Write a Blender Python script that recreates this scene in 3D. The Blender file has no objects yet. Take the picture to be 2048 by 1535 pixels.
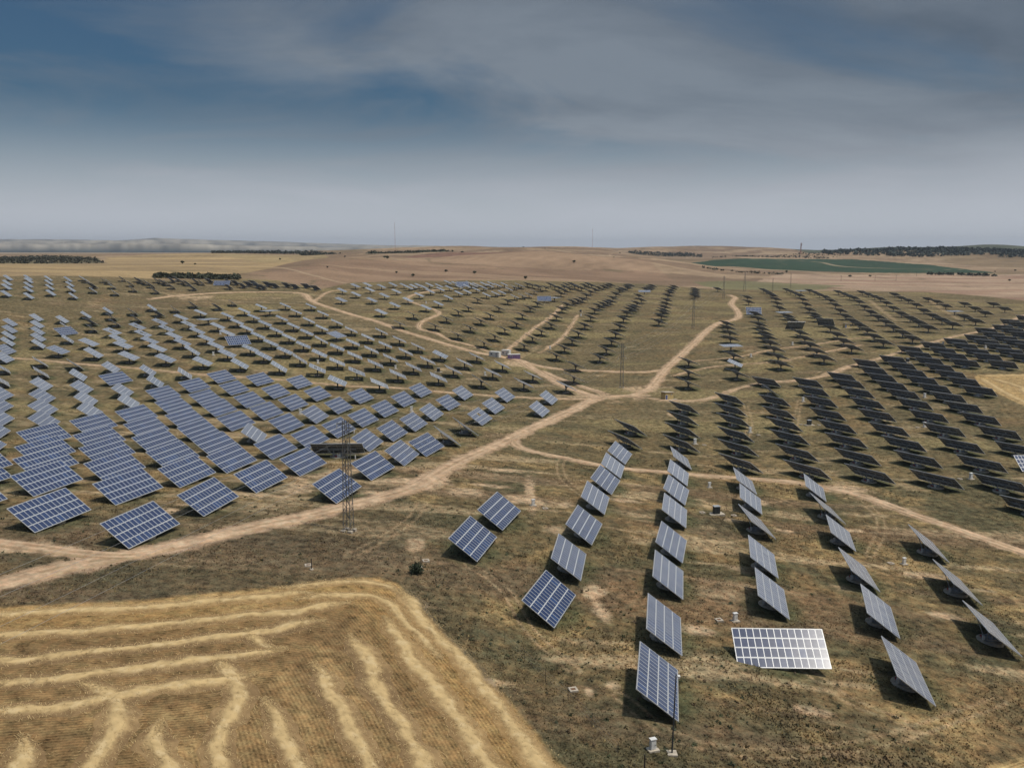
import bpy, math, random
import numpy as np
R=math.radians
scene=bpy.context.scene
COL=scene.collection
# ------------------------------------------------------------------ camera
CAM_Z=56.0
cd=bpy.data.cameras.new('camera'); cam=bpy.data.objects.new('camera',cd); COL.objects.link(cam)
cam.location=(0,0,CAM_Z); cam.rotation_euler=(R(90-8.579),0,0)
cd.sensor_fit='HORIZONTAL'; cd.sensor_width=36; cd.lens=36*1760/2048; cd.clip_start=.5; cd.clip_end=60000
scene.camera=cam
# ------------------------------------------------------------------ sun and sky
SUN_EL,SUN_AZ=66.0,70.0          # azimuth from "towards the camera" turning to the right
sv=(math.sin(R(SUN_AZ))*math.cos(R(SUN_EL)),-math.cos(R(SUN_AZ))*math.cos(R(SUN_EL)),math.sin(R(SUN_EL)))
from mathutils import Vector, Matrix
sd=bpy.data.lights.new('sun','SUN'); sd.energy=2.8; sd.angle=R(1.6); sd.color=(1.0,.93,.82)
so=bpy.data.objects.new('sun',sd); COL.objects.link(so)
so.rotation_euler=Vector(sv).to_track_quat('Z','Y').to_euler(); so.location=(0,0,300)
world=bpy.data.worlds.new('World'); scene.world=world; world.use_nodes=True
wn=world.node_tree; wn.nodes.clear()
def N(nt,t,**k):
    n=nt.nodes.new(t)
    for a,b in k.items():
        if a.startswith('i_'): n.inputs[a[2:]].default_value=b
        elif a.startswith('n_'): n.inputs[int(a[2:])].default_value=b
        else: setattr(n,a,b)
    return n
def build_world():
    nt=wn; L=nt.links.new
    out=N(nt,'ShaderNodeOutputWorld'); bg=N(nt,'ShaderNodeBackground'); bg.inputs['Strength'].default_value=.1
    sky=N(nt,'ShaderNodeTexSky',sky_type='NISHITA'); sky.sun_disc=False
    sky.sun_elevation=R(SUN_EL); sky.sun_rotation=math.atan2(sv[0],sv[1]); sky.altitude=300; sky.air_density=1.0; sky.dust_density=2.5; sky.ozone_density=2.0
    co=N(nt,'ShaderNodeTexCoord')
    # cloud deck: project the view direction on a high plane
    sep=N(nt,'ShaderNodeSeparateXYZ'); L(co.outputs['Generated'],sep.inputs[0])
    zc=N(nt,'ShaderNodeMath',operation='MAXIMUM'); L(sep.outputs['Z'],zc.inputs[0]); zc.inputs[1].default_value=0.0
    za=N(nt,'ShaderNodeMath',operation='ADD'); L(zc.outputs[0],za.inputs[0]); za.inputs[1].default_value=.16
    dx=N(nt,'ShaderNodeMath',operation='DIVIDE'); L(sep.outputs['X'],dx.inputs[0]); L(za.outputs[0],dx.inputs[1])
    dy=N(nt,'ShaderNodeMath',operation='DIVIDE'); L(sep.outputs['Y'],dy.inputs[0]); L(za.outputs[0],dy.inputs[1])
    cmb=N(nt,'ShaderNodeCombineXYZ'); L(dx.outputs[0],cmb.inputs[0]); L(dy.outputs[0],cmb.inputs[1]); cmb.inputs[2].default_value=CLOUD_SEED
    n1=N(nt,'ShaderNodeTexNoise'); n1.inputs['Scale'].default_value=1.0; n1.inputs['Detail'].default_value=8; n1.inputs['Roughness'].default_value=.56; n1.inputs['Distortion'].default_value=.7
    mp=N(nt,'ShaderNodeMapping'); mp.inputs['Scale'].default_value=(.75,1.05,1); mp.inputs['Rotation'].default_value=(0,0,R(CLOUD_ROT)); L(cmb.outputs[0],mp.inputs['Vector']); L(mp.outputs[0],n1.inputs['Vector'])
    # the cover grows towards the right (overcast side), open blue on the left
    bias=N(nt,'ShaderNodeMath',operation='MULTIPLY_ADD'); L(sep.outputs['X'],bias.inputs[0]); bias.inputs[1].default_value=.28; L(n1.outputs['Fac'],bias.inputs[2])
    rmp=N(nt,'ShaderNodeValToRGB'); L(bias.outputs[0],rmp.inputs[0])
    rmp.color_ramp.elements[0].position=.36; rmp.color_ramp.elements[0].color=(0,0,0,1)
    rmp.color_ramp.elements[1].position=.58; rmp.color_ramp.elements[1].color=(1,1,1,1)
    n2=N(nt,'ShaderNodeTexNoise'); n2.inputs['Scale'].default_value=1.0; n2.inputs['Detail'].default_value=8; n2.inputs['Roughness'].default_value=.58; n2.inputs['Distortion'].default_value=.25; L(mp.outputs[0],n2.inputs['Vector'])
    cr=N(nt,'ShaderNodeValToRGB'); L(n2.outputs['Fac'],cr.inputs[0])
    cr.color_ramp.elements[0].position=.32; cr.color_ramp.elements[0].color=CLOUD_DARK
    cr.color_ramp.elements[1].position=.66; cr.color_ramp.elements[1].color=CLOUD_LIGHT
    # cloud colour brightened higher up, above the view, as added fill light
    zb=N(nt,'ShaderNodeMapRange'); L(sep.outputs['Z'],zb.inputs['Value']); zb.inputs['From Min'].default_value=.3; zb.inputs['From Max'].default_value=.95; zb.inputs['To Min'].default_value=1.0; zb.inputs['To Max'].default_value=3.2; zb.interpolation_type='SMOOTHSTEP'
    cb=N(nt,'ShaderNodeMix',data_type='RGBA',blend_type='MULTIPLY'); cb.inputs[0].default_value=1; L(cr.outputs[0],cb.inputs[6]); L(zb.outputs[0],cb.inputs[7])
    # clear sky: nishita darkened and greyed as thin high haze dims it
    hs=N(nt,'ShaderNodeMix',data_type='RGBA',blend_type='MULTIPLY'); hs.inputs[0].default_value=1; L(sky.outputs[0],hs.inputs[6]); hs.inputs[7].default_value=SKY_TINT
    mx=N(nt,'ShaderNodeMix',data_type='RGBA'); cf=N(nt,'ShaderNodeMath',operation='MULTIPLY'); L(rmp.outputs[0],cf.inputs[0]); cf.inputs[1].default_value=.88
    L(cf.outputs[0],mx.inputs[0]); L(hs.outputs[2],mx.inputs[6]); L(cb.outputs[2],mx.inputs[7])
    # pale haze band low down
    hz=N(nt,'ShaderNodeMapRange'); L(sep.outputs['Z'],hz.inputs['Value']); hz.inputs['From Min'].default_value=0.0; hz.inputs['From Max'].default_value=.165; hz.inputs['To Min'].default_value=.9; hz.inputs['To Max'].default_value=0; hz.interpolation_type='SMOOTHSTEP'
    m2=N(nt,'ShaderNodeMix',data_type='RGBA'); L(hz.outputs[0],m2.inputs[0]); L(mx.outputs[2],m2.inputs[6]); m2.inputs[7].default_value=HORIZON
    L(m2.outputs[2],bg.inputs['Color']); L(bg.outputs[0],out.inputs[0])
CLOUD_SEED,CLOUD_ROT=3.3,-30
SKY_TINT=(.245,.385,.46,1); CLOUD_DARK=(.90,1.17,1.54,1); CLOUD_LIGHT=(2.15,2.5,2.92,1); HORIZON=(6.0,6.3,6.85,1)
build_world()
vs=scene.view_settings; vs.view_transform='Standard'; vs.look='None'; vs.exposure=0; vs.gamma=1; vs.use_curve_mapping=False
# measured layout, metres (x right, y away from the camera)
CTRL=[[-60.28,138.63,-46.17,1.0],[-77.03,142.53,-44.9,1.0],[-55.92,157.84,-46.97,1.0],[-73.89,165.24,-47.06,1.0],[-90.02,166.36,-45.76,1.0],[-68.61,181.6,-48.22,1.0],[-35.52,174.64,-49.52,1.0],[-32.27,200.36,-51.65,1.0],[-48.55,200.64,-50.75,1.0],[-6.49,147.08,-51.37,1.0],[-2.46,167.15,-52.43,1.0],[-27.09,213.09,-51.56,1.0],[-35.33,255.68,-54.77,1.0],[-23.2,234.94,-54.32,1.0],[-30.47,267.93,-54.42,1.0],[-26.76,289.39,-55.28,1.0],[30.76,244.72,-58.86,1.0],[26.61,225.21,-57.75,1.0],[22.3,203.42,-55.82,1.0],[18.08,184.72,-54.84,1.0],[14.02,164.2,-54.35,1.0],[9.91,146.35,-54.23,1.0],[34.78,181.82,-56.82,1.0],[30.59,162.32,-57.16,1.0],[38.45,199.6,-57.22,1.0],[6.17,130.29,-55.39,1.0],[22.36,122.61,-56.13,1.0],[18.33,103.47,-55.07,1.0],[56.09,117.58,-60.82,1.0],[60.59,138.17,-60.74,1.0],[38.59,119.42,-58.6,1.0],[194.08,361.29,-59.49,0.6],[169.03,299.32,-64.52,0.6],[140.65,269.85,-62.41,0.6],[130.52,384.09,-59.61,0.6],[151.51,399.72,-59.26,0.6],[65.39,329.69,-60.92,0.6],[75.93,293.44,-63.7,0.6],[-382.48,672.69,-22.2,0.6],[-311.96,570.54,-30.57,0.6],[-278.91,516.35,-40.59,0.6],[-265.35,464.33,-42.77,0.6],[-143.39,265.21,-49.56,0.6],[-175.98,325.64,-51.38,0.6],[-206.4,398.22,-47.62,0.6],[-177.54,461.24,-47.16,0.6],[-152.51,385.38,-49.91,0.6],[-84.08,633.58,-41.15,0.6],[-75.2,638.77,-37.8,0.6],[-109.07,421.11,-50.51,0.6],[-187.98,393.25,-48.31,0.6],[-69.7,348.9,-54.46,0.6],[115.35,451.01,-60.47,0.6],[-235.58,463.92,-44.82,0.6],[-112.91,839.74,-34.5,0.4],[224.18,964.76,-43.75,0.4],[184.09,1005.34,-42.91,0.4],[101.9,609.66,-51.28,0.4],[414.57,741.16,-51.11,0.4],[460.09,841.99,-53.09,0.4],[416.5,882.83,-50.52,0.4],[296.34,954.55,-44.4,0.4],[116.97,467.83,-52.94,0.4],[48.0,476.89,-59.93,0.4],[-15.91,497.94,-54.43,0.4],[93.64,803.08,-42.85,0.4],[280.39,518.85,-48.9,0.4],[349.77,599.77,-48.82,0.4],[185.18,477.62,-55.08,0.4],[152.45,427.14,-54.52,0.4],[18.14,568.82,-53.9,0.4],[-177.91,764.15,-31.76,0.4],[-262.36,744.55,-27.66,0.4],[-316.64,724.73,-24.95,0.4],[-409.5,785.92,-19.28,0.5],[-514.5,988.35,-18.17,0.5],[-603.75,1160.38,-17.44,0.5],[-892.5,1717.65,-10.51,0.5],[-1575.0,3032.67,-8.43,0.5],[-2625.0,5055.51,-7.02,0.5],[-337.32,826.08,-21.19,0.5],[-431.93,1058.94,-19.47,0.5],[-658.18,1616.61,-9.89,0.5],[-1069.55,2628.2,-8.03,0.5],[-2056.82,5055.3,-8.43,0.5],[-293.52,907.28,-19.21,0.5],[-391.36,1211.24,-15.51,0.5],[-619.66,1920.85,-4.27,0.5],[-1141.48,3538.41,-7.87,0.5],[-180.62,855.44,-27.7,0.5],[-223.12,1058.5,-22.42,0.5],[-318.75,1514.43,-16.85,0.5],[-488.75,2325.63,-2.58,0.5],[-63.41,905.76,-29.33,0.5],[-70.45,1007.42,-25.84,0.5],[-95.11,1362.07,-21.24,0.5],[-126.82,1818.38,-13.15,0.5],[-176.14,2528.29,0.0,0.5],[108.0,1087.19,-33.37,0.5],[140.0,1411.33,-29.89,0.5],[190.0,1918.92,-17.08,0.5],[270.0,2731.01,3.03,0.5],[241.41,1137.04,-38.09,0.5],[309.77,1461.12,-35.03,0.5],[427.27,2019.24,-22.47,0.5],[640.91,3034.71,5.06,0.5],[346.91,1065.7,-41.69,0.5],[409.09,1258.0,-40.73,0.5],[490.91,1511.5,-36.24,0.5],[752.73,2323.1,-19.38,0.5],[1080.0,3338.74,9.27,0.5],[445.32,1014.75,-44.26,0.5],[573.18,1308.32,-42.36,0.5],[705.45,1612.27,-38.65,0.5],[1058.18,2423.49,-24.27,0.5],[1499.09,3440.2,11.46,0.5],[488.0,882.87,-46.97,0.5],[637.73,1156.38,-43.93,0.5],[887.27,1612.0,-40.45,0.5],[1386.36,2524.47,-25.28,0.5],[1885.45,3440.49,13.37,0.5],[-7794.23,4500.0,-25.0,1.0],[-6894.4,5785.09,-25.0,1.0],[-5785.09,6894.4,-25.0,1.0],[-4500.0,7794.23,-25.0,1.0],[-3078.18,8457.23,-25.0,1.0],[-1562.83,8863.27,-25.0,1.0],[-798.78,4530.12,-5.0,0.5],[0.0,9000.0,-25.0,1.0],[0.0,4600.0,-5.0,0.5],[1562.83,8863.27,-25.0,1.0],[798.78,4530.12,-5.0,0.5],[3078.18,8457.23,-25.0,1.0],[1573.29,4322.59,-5.0,0.5],[4500.0,7794.23,-25.0,1.0],[2300.0,3983.72,-5.0,0.5],[5785.09,6894.4,-25.0,1.0],[2956.82,3523.8,-5.0,0.5],[6894.4,5785.09,-25.0,1.0],[3523.8,2956.82,-5.0,0.5],[7794.23,4500.0,-25.0,1.0],[3983.72,2300.0,-5.0,0.5],[-91.93,77.13,-40.0,0.15],[-306.42,257.12,-38.0,0.15],[-612.84,514.23,-18.0,0.15],[-1638.3,1147.15,-12.0,0.15],[91.93,77.13,-68.0,0.15],[306.42,257.12,-62.0,0.15],[766.04,642.79,-50.0,0.15],[2047.88,1433.94,-10.0,0.15],[0.0,30.0,-54.0,0.15],[-28.28,28.28,-50.0,0.15],[28.28,28.28,-60.0,0.15],[-12.16,68.94,-52.5,0.15]]
D_WHEEL=[[[82.9,222.7],[87.7,214.9],[87.4,203.3],[82.9,190.5],[73.3,173.0]],[[17.4,190.5],[13.0,209.3],[12.8,228.5],[15.0,242.6]],[[78.6,290.7],[86.8,315.1],[94.8,351.3]],[[119.3,359.3],[103.1,314.7],[99.0,298.6]],[[44.6,202.1],[51.4,201.0],[66.4,211.5],[76.6,211.9]],[[-26.4,137.6],[-22.9,146.7],[-19.3,160.5],[-18.3,174.2]],[[13.5,103.1],[17.8,95.4],[24.9,93.2],[36.5,96.7],[48.9,103.1],[68.9,116.3]],[[-7.0,140.3],[-1.1,133.1],[2.6,120.8],[8.3,109.6]],[[-169.6,287.3],[-157.3,282.8],[-138.2,277.1],[-123.8,288.3]],[[-115.3,257.6],[-91.1,260.6],[-64.1,261.2]],[[-76.3,220.0],[-58.1,215.3],[-49.2,220.1]],[[-24.8,231.6],[-13.9,255.1],[-3.8,269.9]],[[-290.3,498.8],[-248.5,482.8],[-202.5,458.8],[-155.5,451.0],[-112.4,423.7]],[[-117.1,441.7],[-78.2,421.8],[-39.1,416.2],[-15.0,409.7]],[[-64.3,344.9],[-38.5,327.8],[-12.0,324.3],[7.1,340.6]],[[152.5,398.8],[148.2,356.6],[135.2,304.8],[132.1,275.2]],[[326.5,641.1],[421.8,890.6]],[[280.2,643.5],[353.4,871.4]],[[41.4,119.2],[45.4,110.5],[50.6,106.9]],[[16.7,523.6],[4.3,473.4]],[[50.1,178.3],[43.4,172.7],[37.0,176.3]]]
D_BARE=[[37.5,365,13,9],[55,385,8,12],[2,452,9,7],[30,372,9,4],[-38.4,196.9,12.6,8.6],[-48.7,179.6,6.0,5.3],[-10.3,187.7,4.7,3.9],[-16.7,146.1,2.2,5.4],[5.0,184.9,5.9,4.5],[13.7,138.3,1.9,2.5],[13.7,129.7,1.5,4.6],[-72.8,127.7,7.6,3.8],[89.1,228.7,7.0,4.7],[-235.2,645.2,17.5,12.7],[-18.5,193.0,4.8,8.7],[7.8,137.0,1.2,2.7],[11.4,184.0,2.7,3.4],[58.2,208.5,2.9,3.2],[13.2,105.8,1.3,1.4],[16.7,103.4,1.4,1.1],[9.8,103.4,0.9,2.0],[61.7,327.8,3.3,5.2],[4.1,192.3,1.2,16.3],[9.4,165.5,3,3],[44.3,156.7,3,1.5],[28.6,126.7,2.5,1.5],[38.5,106.2,2.5,1],[73.9,144.4,4,1.5],[88.3,158.3,5,1.5],[-54.9,172.4,8,3],[-63.4,155.4,5,2],[-29.9,179.7,10,3],[-25.3,193.7,8,3],[-45.1,201.6,8,4],[49.4,188.2,3,1.5],[58.3,184.6,4,1.2],[-6.2,195.6,5,2],[-1.8,215.2,4,2],[12.1,162.1,3,2],[25.7,193.8,4,1.5],[-90.1,176.4,6,2],[-56.8,160.3,5,2],[80.4,163.8,5,1.6],[75.5,189.5,3,1]]
D_WIND=[[[-65.9,101.6],[-63.1,102.9],[-56.6,105.9],[-49.6,108.7],[-42.0,112.9],[-35.2,117.0],[-30.3,119.8],[-28.1,119.8]],[[-62.8,96.4],[-60.0,97.6],[-53.8,100.3],[-47.3,103.2],[-40.2,107.5],[-34.7,110.7],[-29.5,113.7],[-26.0,116.6],[-23.0,118.9]],[[-59.5,90.9],[-56.7,91.9],[-53.8,92.6],[-50.0,95.0],[-43.2,99.2],[-37.4,103.0],[-31.0,106.9],[-27.5,110.9],[-25.1,112.2]],[[-56.3,85.8],[-53.9,86.9],[-48.9,89.4],[-43.4,92.7],[-39.0,95.8],[-34.6,98.4],[-30.5,100.5],[-27.8,102.8]],[[-53.2,80.5],[-50.9,81.7],[-46.9,83.4],[-43.1,86.0],[-40.7,87.7],[-37.4,90.3],[-35.0,92.5],[-33.1,93.5],[-29.7,95.5]],[[-46.5,88.9],[-44.0,88.1],[-41.5,86.6],[-39.9,83.8],[-39.4,80.6],[-39.2,77.6],[-38.8,74.8],[-37.9,70.9]],[[-35.1,97.9],[-32.9,95.7],[-31.0,93.3],[-29.9,91.4],[-29.8,88.3],[-29.9,84.7],[-29.1,81.3],[-27.7,77.9],[-26.3,74.1]],[[-34.2,106.6],[-32.7,104.9],[-30.7,103.2],[-28.6,102.5]],[[-36.0,83.9],[-35.4,81.3],[-34.1,79.0],[-32.4,76.6],[-30.6,72.9]],[[-46.4,78.3],[-45.4,76.0],[-44.4,73.4],[-42.6,69.7]],[[-27.3,91.1],[-25.9,88.9],[-24.4,86.0],[-22.4,82.5],[-21.1,79.9],[-19.0,76.2]],[[-23.9,100.1],[-22.4,97.9],[-21.1,94.2],[-19.1,91.1],[-17.4,87.7],[-15.5,84.6],[-14.3,81.9],[-12.5,78.0]],[[-21.2,109.0],[-19.3,105.4],[-17.0,100.9],[-15.8,97.1],[-14.1,93.3],[-11.7,89.4],[-9.4,85.4],[-8.7,83.4],[-6.6,79.4]],[[-17.6,116.0],[-15.7,111.7],[-13.1,106.3],[-10.0,101.0],[-7.2,96.1],[-4.6,90.5],[-2.6,86.2],[-2.0,85.0],[-0.2,80.7]],[[-16.8,125.8],[-14.1,121.4],[-12.5,116.9],[-9.0,111.5],[-6.4,107.6],[-4.0,102.6],[-1.4,97.3],[1.4,91.0],[3.2,86.0],[4.8,81.4]],[[-33.5,121.1],[-28.3,124.0],[-22.8,126.3],[-18.4,126.3],[-16.0,123.9]],[[-30.4,117.6],[-26.1,120.1],[-21.4,121.8],[-17.9,120.7],[-15.7,117.0],[-12.8,112.4],[-9.3,106.7]],[[212.6,394.8],[208.4,371.3],[206.3,349.5],[203.9,328.1]],[[217.5,394.3],[220.0,375.5],[216.7,367.7],[214.6,339.3]],[[215.0,400.2],[234.8,399.6],[257.6,398.7]]]
D_ROADS=[["main dirt road",2.6,[[-74.1,101.2],[-71.7,106.9],[-68.7,112.7],[-65.5,119.4],[-61.2,125.3],[-54.7,133.4],[-49.4,140.8],[-44.2,149.0],[-38.9,156.0],[-33.4,165.3],[-27.2,175.8],[-22.1,185.2],[-18.1,201.6],[-13.5,222.5],[-7.6,241.4],[-0.6,262.5],[5.9,283.8],[15.5,311.1],[24.2,332.9],[34.5,360.8],[43.7,368.7],[57.0,372.3]]],["road up to the far towers",2.6,[[50.2,369.3],[60.1,385.4],[66.7,405.7],[77.4,441.0],[92.7,482.5],[114.2,539.8],[130.6,586.8],[149.2,630.7],[162.4,647.8],[174.9,678.2],[188.1,740.1],[198.1,797.8],[220.9,874.5],[223.3,909.0]]],["road past the cabins",2.4,[[36.9,363.8],[27.7,381.7],[20.0,405.2],[11.5,435.7],[5.6,462.2],[-1.1,468.9],[-17.4,476.4],[-34.9,493.1],[-50.7,510.7],[-67.7,530.7],[-83.4,555.8],[-108.4,589.3],[-133.4,628.9],[-144.8,648.5],[-154.2,670.7],[-163.1,699.5],[-175.6,715.1],[-204.1,702.0],[-228.3,679.3],[-246.4,645.8],[-254.6,620.8]]],["road looping above the crossing",2.2,[[4.2,461.6],[11.9,452.0],[24.4,443.8],[44.5,441.3],[64.2,437.0],[75.4,441.3]]],["short link above the crossing",1.8,[[15.2,434.0],[22.8,413.6],[30.9,395.1],[40.1,374.7]]],["road between the low trackers",2.0,[[0.2,261.1],[2.3,249.7],[9.3,242.9],[17.5,238.0],[27.9,232.6],[40.1,232.2],[51.0,232.5],[65.0,233.7],[75.7,233.1],[82.4,228.8],[88.5,223.5],[93.1,215.7],[97.1,205.0],[102.9,194.9],[107.6,186.6],[110.9,180.9],[114.8,171.7]]],["track past the yellow hut",1.3,[[54.1,367.1],[65.4,359.3],[78.3,361.3],[89.3,372.8],[102.1,389.5],[116.1,399.2],[132.7,401.3],[150.6,412.8],[163.5,428.4],[174.9,438.8],[199.8,462.1],[222.9,484.4],[259.4,519.5],[315.6,574.0],[409.5,704.2]]],["curving track",1.3,[[-6.5,474.4],[-24.0,500.3],[-36.1,510.5],[-46.7,532.3],[-55.6,537.0],[-58.8,556.0],[-57.3,579.1],[-52.6,601.3],[-50.8,621.1],[-57.4,636.7],[-68.4,655.8],[-81.6,689.0],[-82.9,735.9],[-72.6,782.1],[-65.6,806.1]]],["field track",1.0,[[-235.2,386.4],[-215.2,390.2],[-189.4,382.7],[-165.5,378.0],[-140.6,369.1],[-126.7,365.5],[-105.0,363.1],[-87.5,359.2],[-66.0,354.4],[-45.8,355.5],[-25.1,352.2],[-4.9,352.8],[15.6,355.3],[34.4,359.5]]],["short fork",1.0,[[-148.3,654.4],[-148.8,677.0],[-152.0,714.5],[-151.3,744.9],[-140.7,768.1]]],["track up the slope",0.9,[[-3.9,489.8],[4.9,536.8],[15.5,593.0],[27.9,645.0],[41.6,726.2]]],["second track up the slope",0.8,[[15.9,496.1],[29.9,547.0],[39.7,600.9],[49.6,666.2]]],["thin track",0.7,[[93.2,463.9],[120.0,470.0],[144.7,490.7],[172.2,506.2],[203.7,528.4],[219.8,534.7]]],["second thin track",0.7,[[77.9,423.0],[95.0,440.6],[112.2,449.3],[139.1,453.4],[167.2,474.9],[199.2,501.5]]],["bare branch",1.9,[[-88.2,130.6],[-78.4,129.6],[-70.9,128.4],[-63.6,127.4],[-58.0,128.2],[-53.5,133.4]]]]
D_EDGE=[[-0.6271,828],[-0.5653,826],[-0.5239,833],[-0.4581,848],[-0.3879,832],[-0.3735,813],[-0.2979,854],[-0.2562,843],[-0.2138,766],[-0.181,855],[-0.1258,904],[-0.0699,909],[-0.0135,951],[0.0542,999],[0.1547,1062],[0.2095,1027],[0.2892,1030],[0.3652,1060],[0.4371,1106],[0.4872,1078],[0.5257,1011],[0.6264,990]]
D_STUB=[[-107.1,93.0],[-84.0,98.6],[-64.7,105.7],[-56.9,109.2],[-48.7,112.8],[-40.3,117.9],[-31.3,124.0],[-24.7,128.5],[-20.4,130.1],[-17.1,128.6],[-13.5,122.5],[-8.5,114.0],[-4.1,106.5],[-0.2,100.1],[3.2,92.9],[6.2,86.4],[10.0,78.1],[15.1,63.1]]
D_STUB2=[[212.1,400.5],[216.6,404.7],[237.3,404.0],[272.7,404.4],[203.1,297.9],[202.6,343.0],[203.5,362.2],[206.3,383.5]]
D_STUB3=[[53.2,95.3],[59.5,100.2],[64.9,103.3],[74.9,108.7],[84.3,107.8],[69.6,87.4],[53.2,87.7]]
D_FAR={"tan":[[-728.2,976.7],[-652.9,1132.4],[-546.9,1193.3],[-764.0,1658.7],[-720.4,1846.4],[-691.0,2105.3],[-413.5,1584.4],[-265.6,1228.3],[-270.9,883.0],[-314.7,770.1],[-416.5,720.9],[-486.3,650.5]],"olive":[[-620.6,1858.6],[-455.2,2109.4],[-282.7,1379.7],[-319.2,1221.7],[-448.3,1464.7]],"brown":[[-267.2,887.1],[-226.3,1045.6],[-20.1,1485.3],[214.5,1378.3],[207.0,1124.2],[-12.9,951.3],[-62.8,896.3],[-162.9,770.3],[-208.1,793.9]],"brown2":[[-192.3,1293.7],[-114.7,1643.6],[119.7,1688.3],[91.2,1526.8],[-90.1,1289.4]],"pink":[[432.3,1429.8],[927.4,1605.9],[1075.8,1494.9],[567.7,784.3],[504.0,868.6],[468.6,945.0],[420.2,1023.5],[351.4,1079.4],[298.3,1109.1]],"green":[[228.3,1104.5],[304.1,1180.8],[420.1,1099.7],[317.8,975.5],[237.7,986.8]],"vine":[[381.1,2015.9],[616.4,2302.5],[924.1,2430.4],[1016.7,2186.1],[905.7,1662.8],[803.1,1625.8],[604.5,1585.9],[491.0,1625.4],[429.6,1833.7]],"scrub":[[-274.3,1658.6],[-301.6,2396.6],[-201.9,2191.0],[-119.1,1706.9],[-172.2,1577.3]],"wood":[[1106.2,3197.1],[3968.2,9105.6],[5236.4,9104.9],[6525.0,9104.9],[1488.1,2071.8],[1357.6,2355.8],[1225.0,2485.8],[1135.6,2744.8]],"scrub2":[[-675.8,1067.8],[-538.0,1169.5],[-755.7,1611.2],[-930.7,1791.3],[-1061.0,1678.5]]}
D_TREES=[[-406.8,1096.0],[-375.5,1051.6],[-129.6,994.4],[-106.6,954.2],[-77.1,1035.2],[-43.8,1035.2],[-182.2,1273.6],[-166.6,1187.6],[-41.4,1887.8],[87.2,1246.6],[202.5,1712.8],[236.1,1740.2],[289.5,1849.9],[162.6,1420.9],[15.2,995.6],[30.0,2322.9],[122.5,2055.9],[462.7,1494.6],[733.9,1306.4],[355.0,1996.6],[530.7,1391.3],[571.6,1414.9],[-473.6,2010.9],[-397.1,2054.0],[-114.5,1709.6],[-94.1,1688.9],[86.9,2343.7],[-577.5,2214.8],[-203.8,979.6],[65.8,1919.1],[75.5,1864.1],[87.1,1843.3],[987.4,1741.1],[927.7,1703.5],[296.8,2444.9],[-380.5,1457.3],[-280.1,1489.9]]
D_SMALL={"tower":[[-28.9,150.1,20.0],[49.4,391.9,20],[123.9,601.4,20],[205.6,858.2,22],[256.2,974.0,22],[286.0,970.3,15],[329.0,1045.0,17],[459.5,1236.7,8],[520.8,1270.6,8],[563.0,1298.5,8],[668.2,1464.0,8]],"cabin":[[-9.1,469.4],[-3.5,474.4],[0.0,467.8]],"hut":[[64.8,362.8]],"hut2":[[224.8,591.2]],"box":[[4.5,181.0],[50.2,217.4],[35.3,132.1],[15.7,91.0],[78.6,169.1],[119.5,356.3],[148.0,309.8],[129.3,241.2],[171.0,359.8],[59.3,279.2],[83.5,302.8],[255.9,473.1],[-12.6,406.5],[-54.0,404.6],[-90.5,407.3],[-143.0,418.8],[-161.8,487.0],[-35.1,302.2],[-70.3,287.8],[22.2,511.0],[51.8,661.2],[-65.2,669.1],[240.9,489.6],[162.6,507.8],[128.3,469.4]],"hatch":[[7.0,179.5],[42.6,190.7],[50.0,191.8],[32.6,131.6],[7.7,103.9],[75.8,168.8],[105.5,315.4],[111.6,314.1],[145.0,308.9],[126.0,240.8],[-31.6,130.8],[-14.2,139.1],[62.2,278.7],[85.4,298.9]],"dark":[[45.9,191.2],[108.1,314.4],[-34.2,405.3],[53.3,685.1],[199.0,439.5]],"post":[[-30.8,129.5],[-14.7,136.3]],"fence":[[-1.0,115.1],[1.7,110.6],[4.3,105.6],[6.9,101.1],[9.3,95.2],[11.6,89.2]],"pole":[[17.8,90.7]],"post2":[[14.1,86.5]],"bush":[[-15.1,133.3]]}
PLACE={}
PLACE['G1']=('A',76,36,[[[-94.5,147.3],[-104.1,166.0],[-111.3,178.8]],[[-77.2,142.5,76.6],[-90.3,166.5],[-99.5,183.6],[-107.4,198.3],[-118.6,219.0]],[[-60.2,138.0,75.8],[-73.6,164.3,72.4],[-84.6,183.1],[-94.4,200.9],[-104.3,218.2],[-116.6,241.2]],[[-56.2,158.3,79.8],[-68.6,181.3],[-78.8,200.1],[-90.2,219.0],[-101.1,239.2],[-113.3,261.5]],[[-52.6,179.8],[-64.7,198.8],[-74.6,217.9],[-86.1,237.8],[-97.5,258.6],[-110.4,282.9],[-123.0,306.5]],[[-48.5,200.0,75],[-59.9,218.5],[-70.8,237.1,98],[-82.2,257.8],[-94.9,281.3],[-106.3,301.4],[-119.4,327.4]],[[-35.6,174.7,77.5],[-44.5,219.9,182],[-55.1,235.9],[-67.2,257.8],[-79.0,279.4],[-90.7,300.3],[-103.6,324.8],[-116.6,350.1]],[[-32.1,198.7,74],[-39.4,235.4,82],[-51.0,254.9],[-63.0,277.0,84],[-75.3,299.1],[-87.3,321.7],[-100.5,347.8]],[[-27.6,216.4,79.9],[-35.0,253.2,78],[-47.1,274.4],[-59.2,296.7],[-71.6,320.6],[-84.3,345.6]],[[-23.0,232.6,72.9],[-30.6,269.7,78.4],[-43.0,293.5],[-55.6,319.3]],[[-18.7,248.5,107],[-26.9,290.2,80],[-39.3,315.8]],[[-14.4,266.5,107],[-23.0,313.8],[-35.7,339.8]],[[-10.6,288.1],[-19.2,340.0]],[[-6.7,313.9]],[[10.0,314.6],[-2.7,342.9]],[[14.6,343.9]]])
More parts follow.
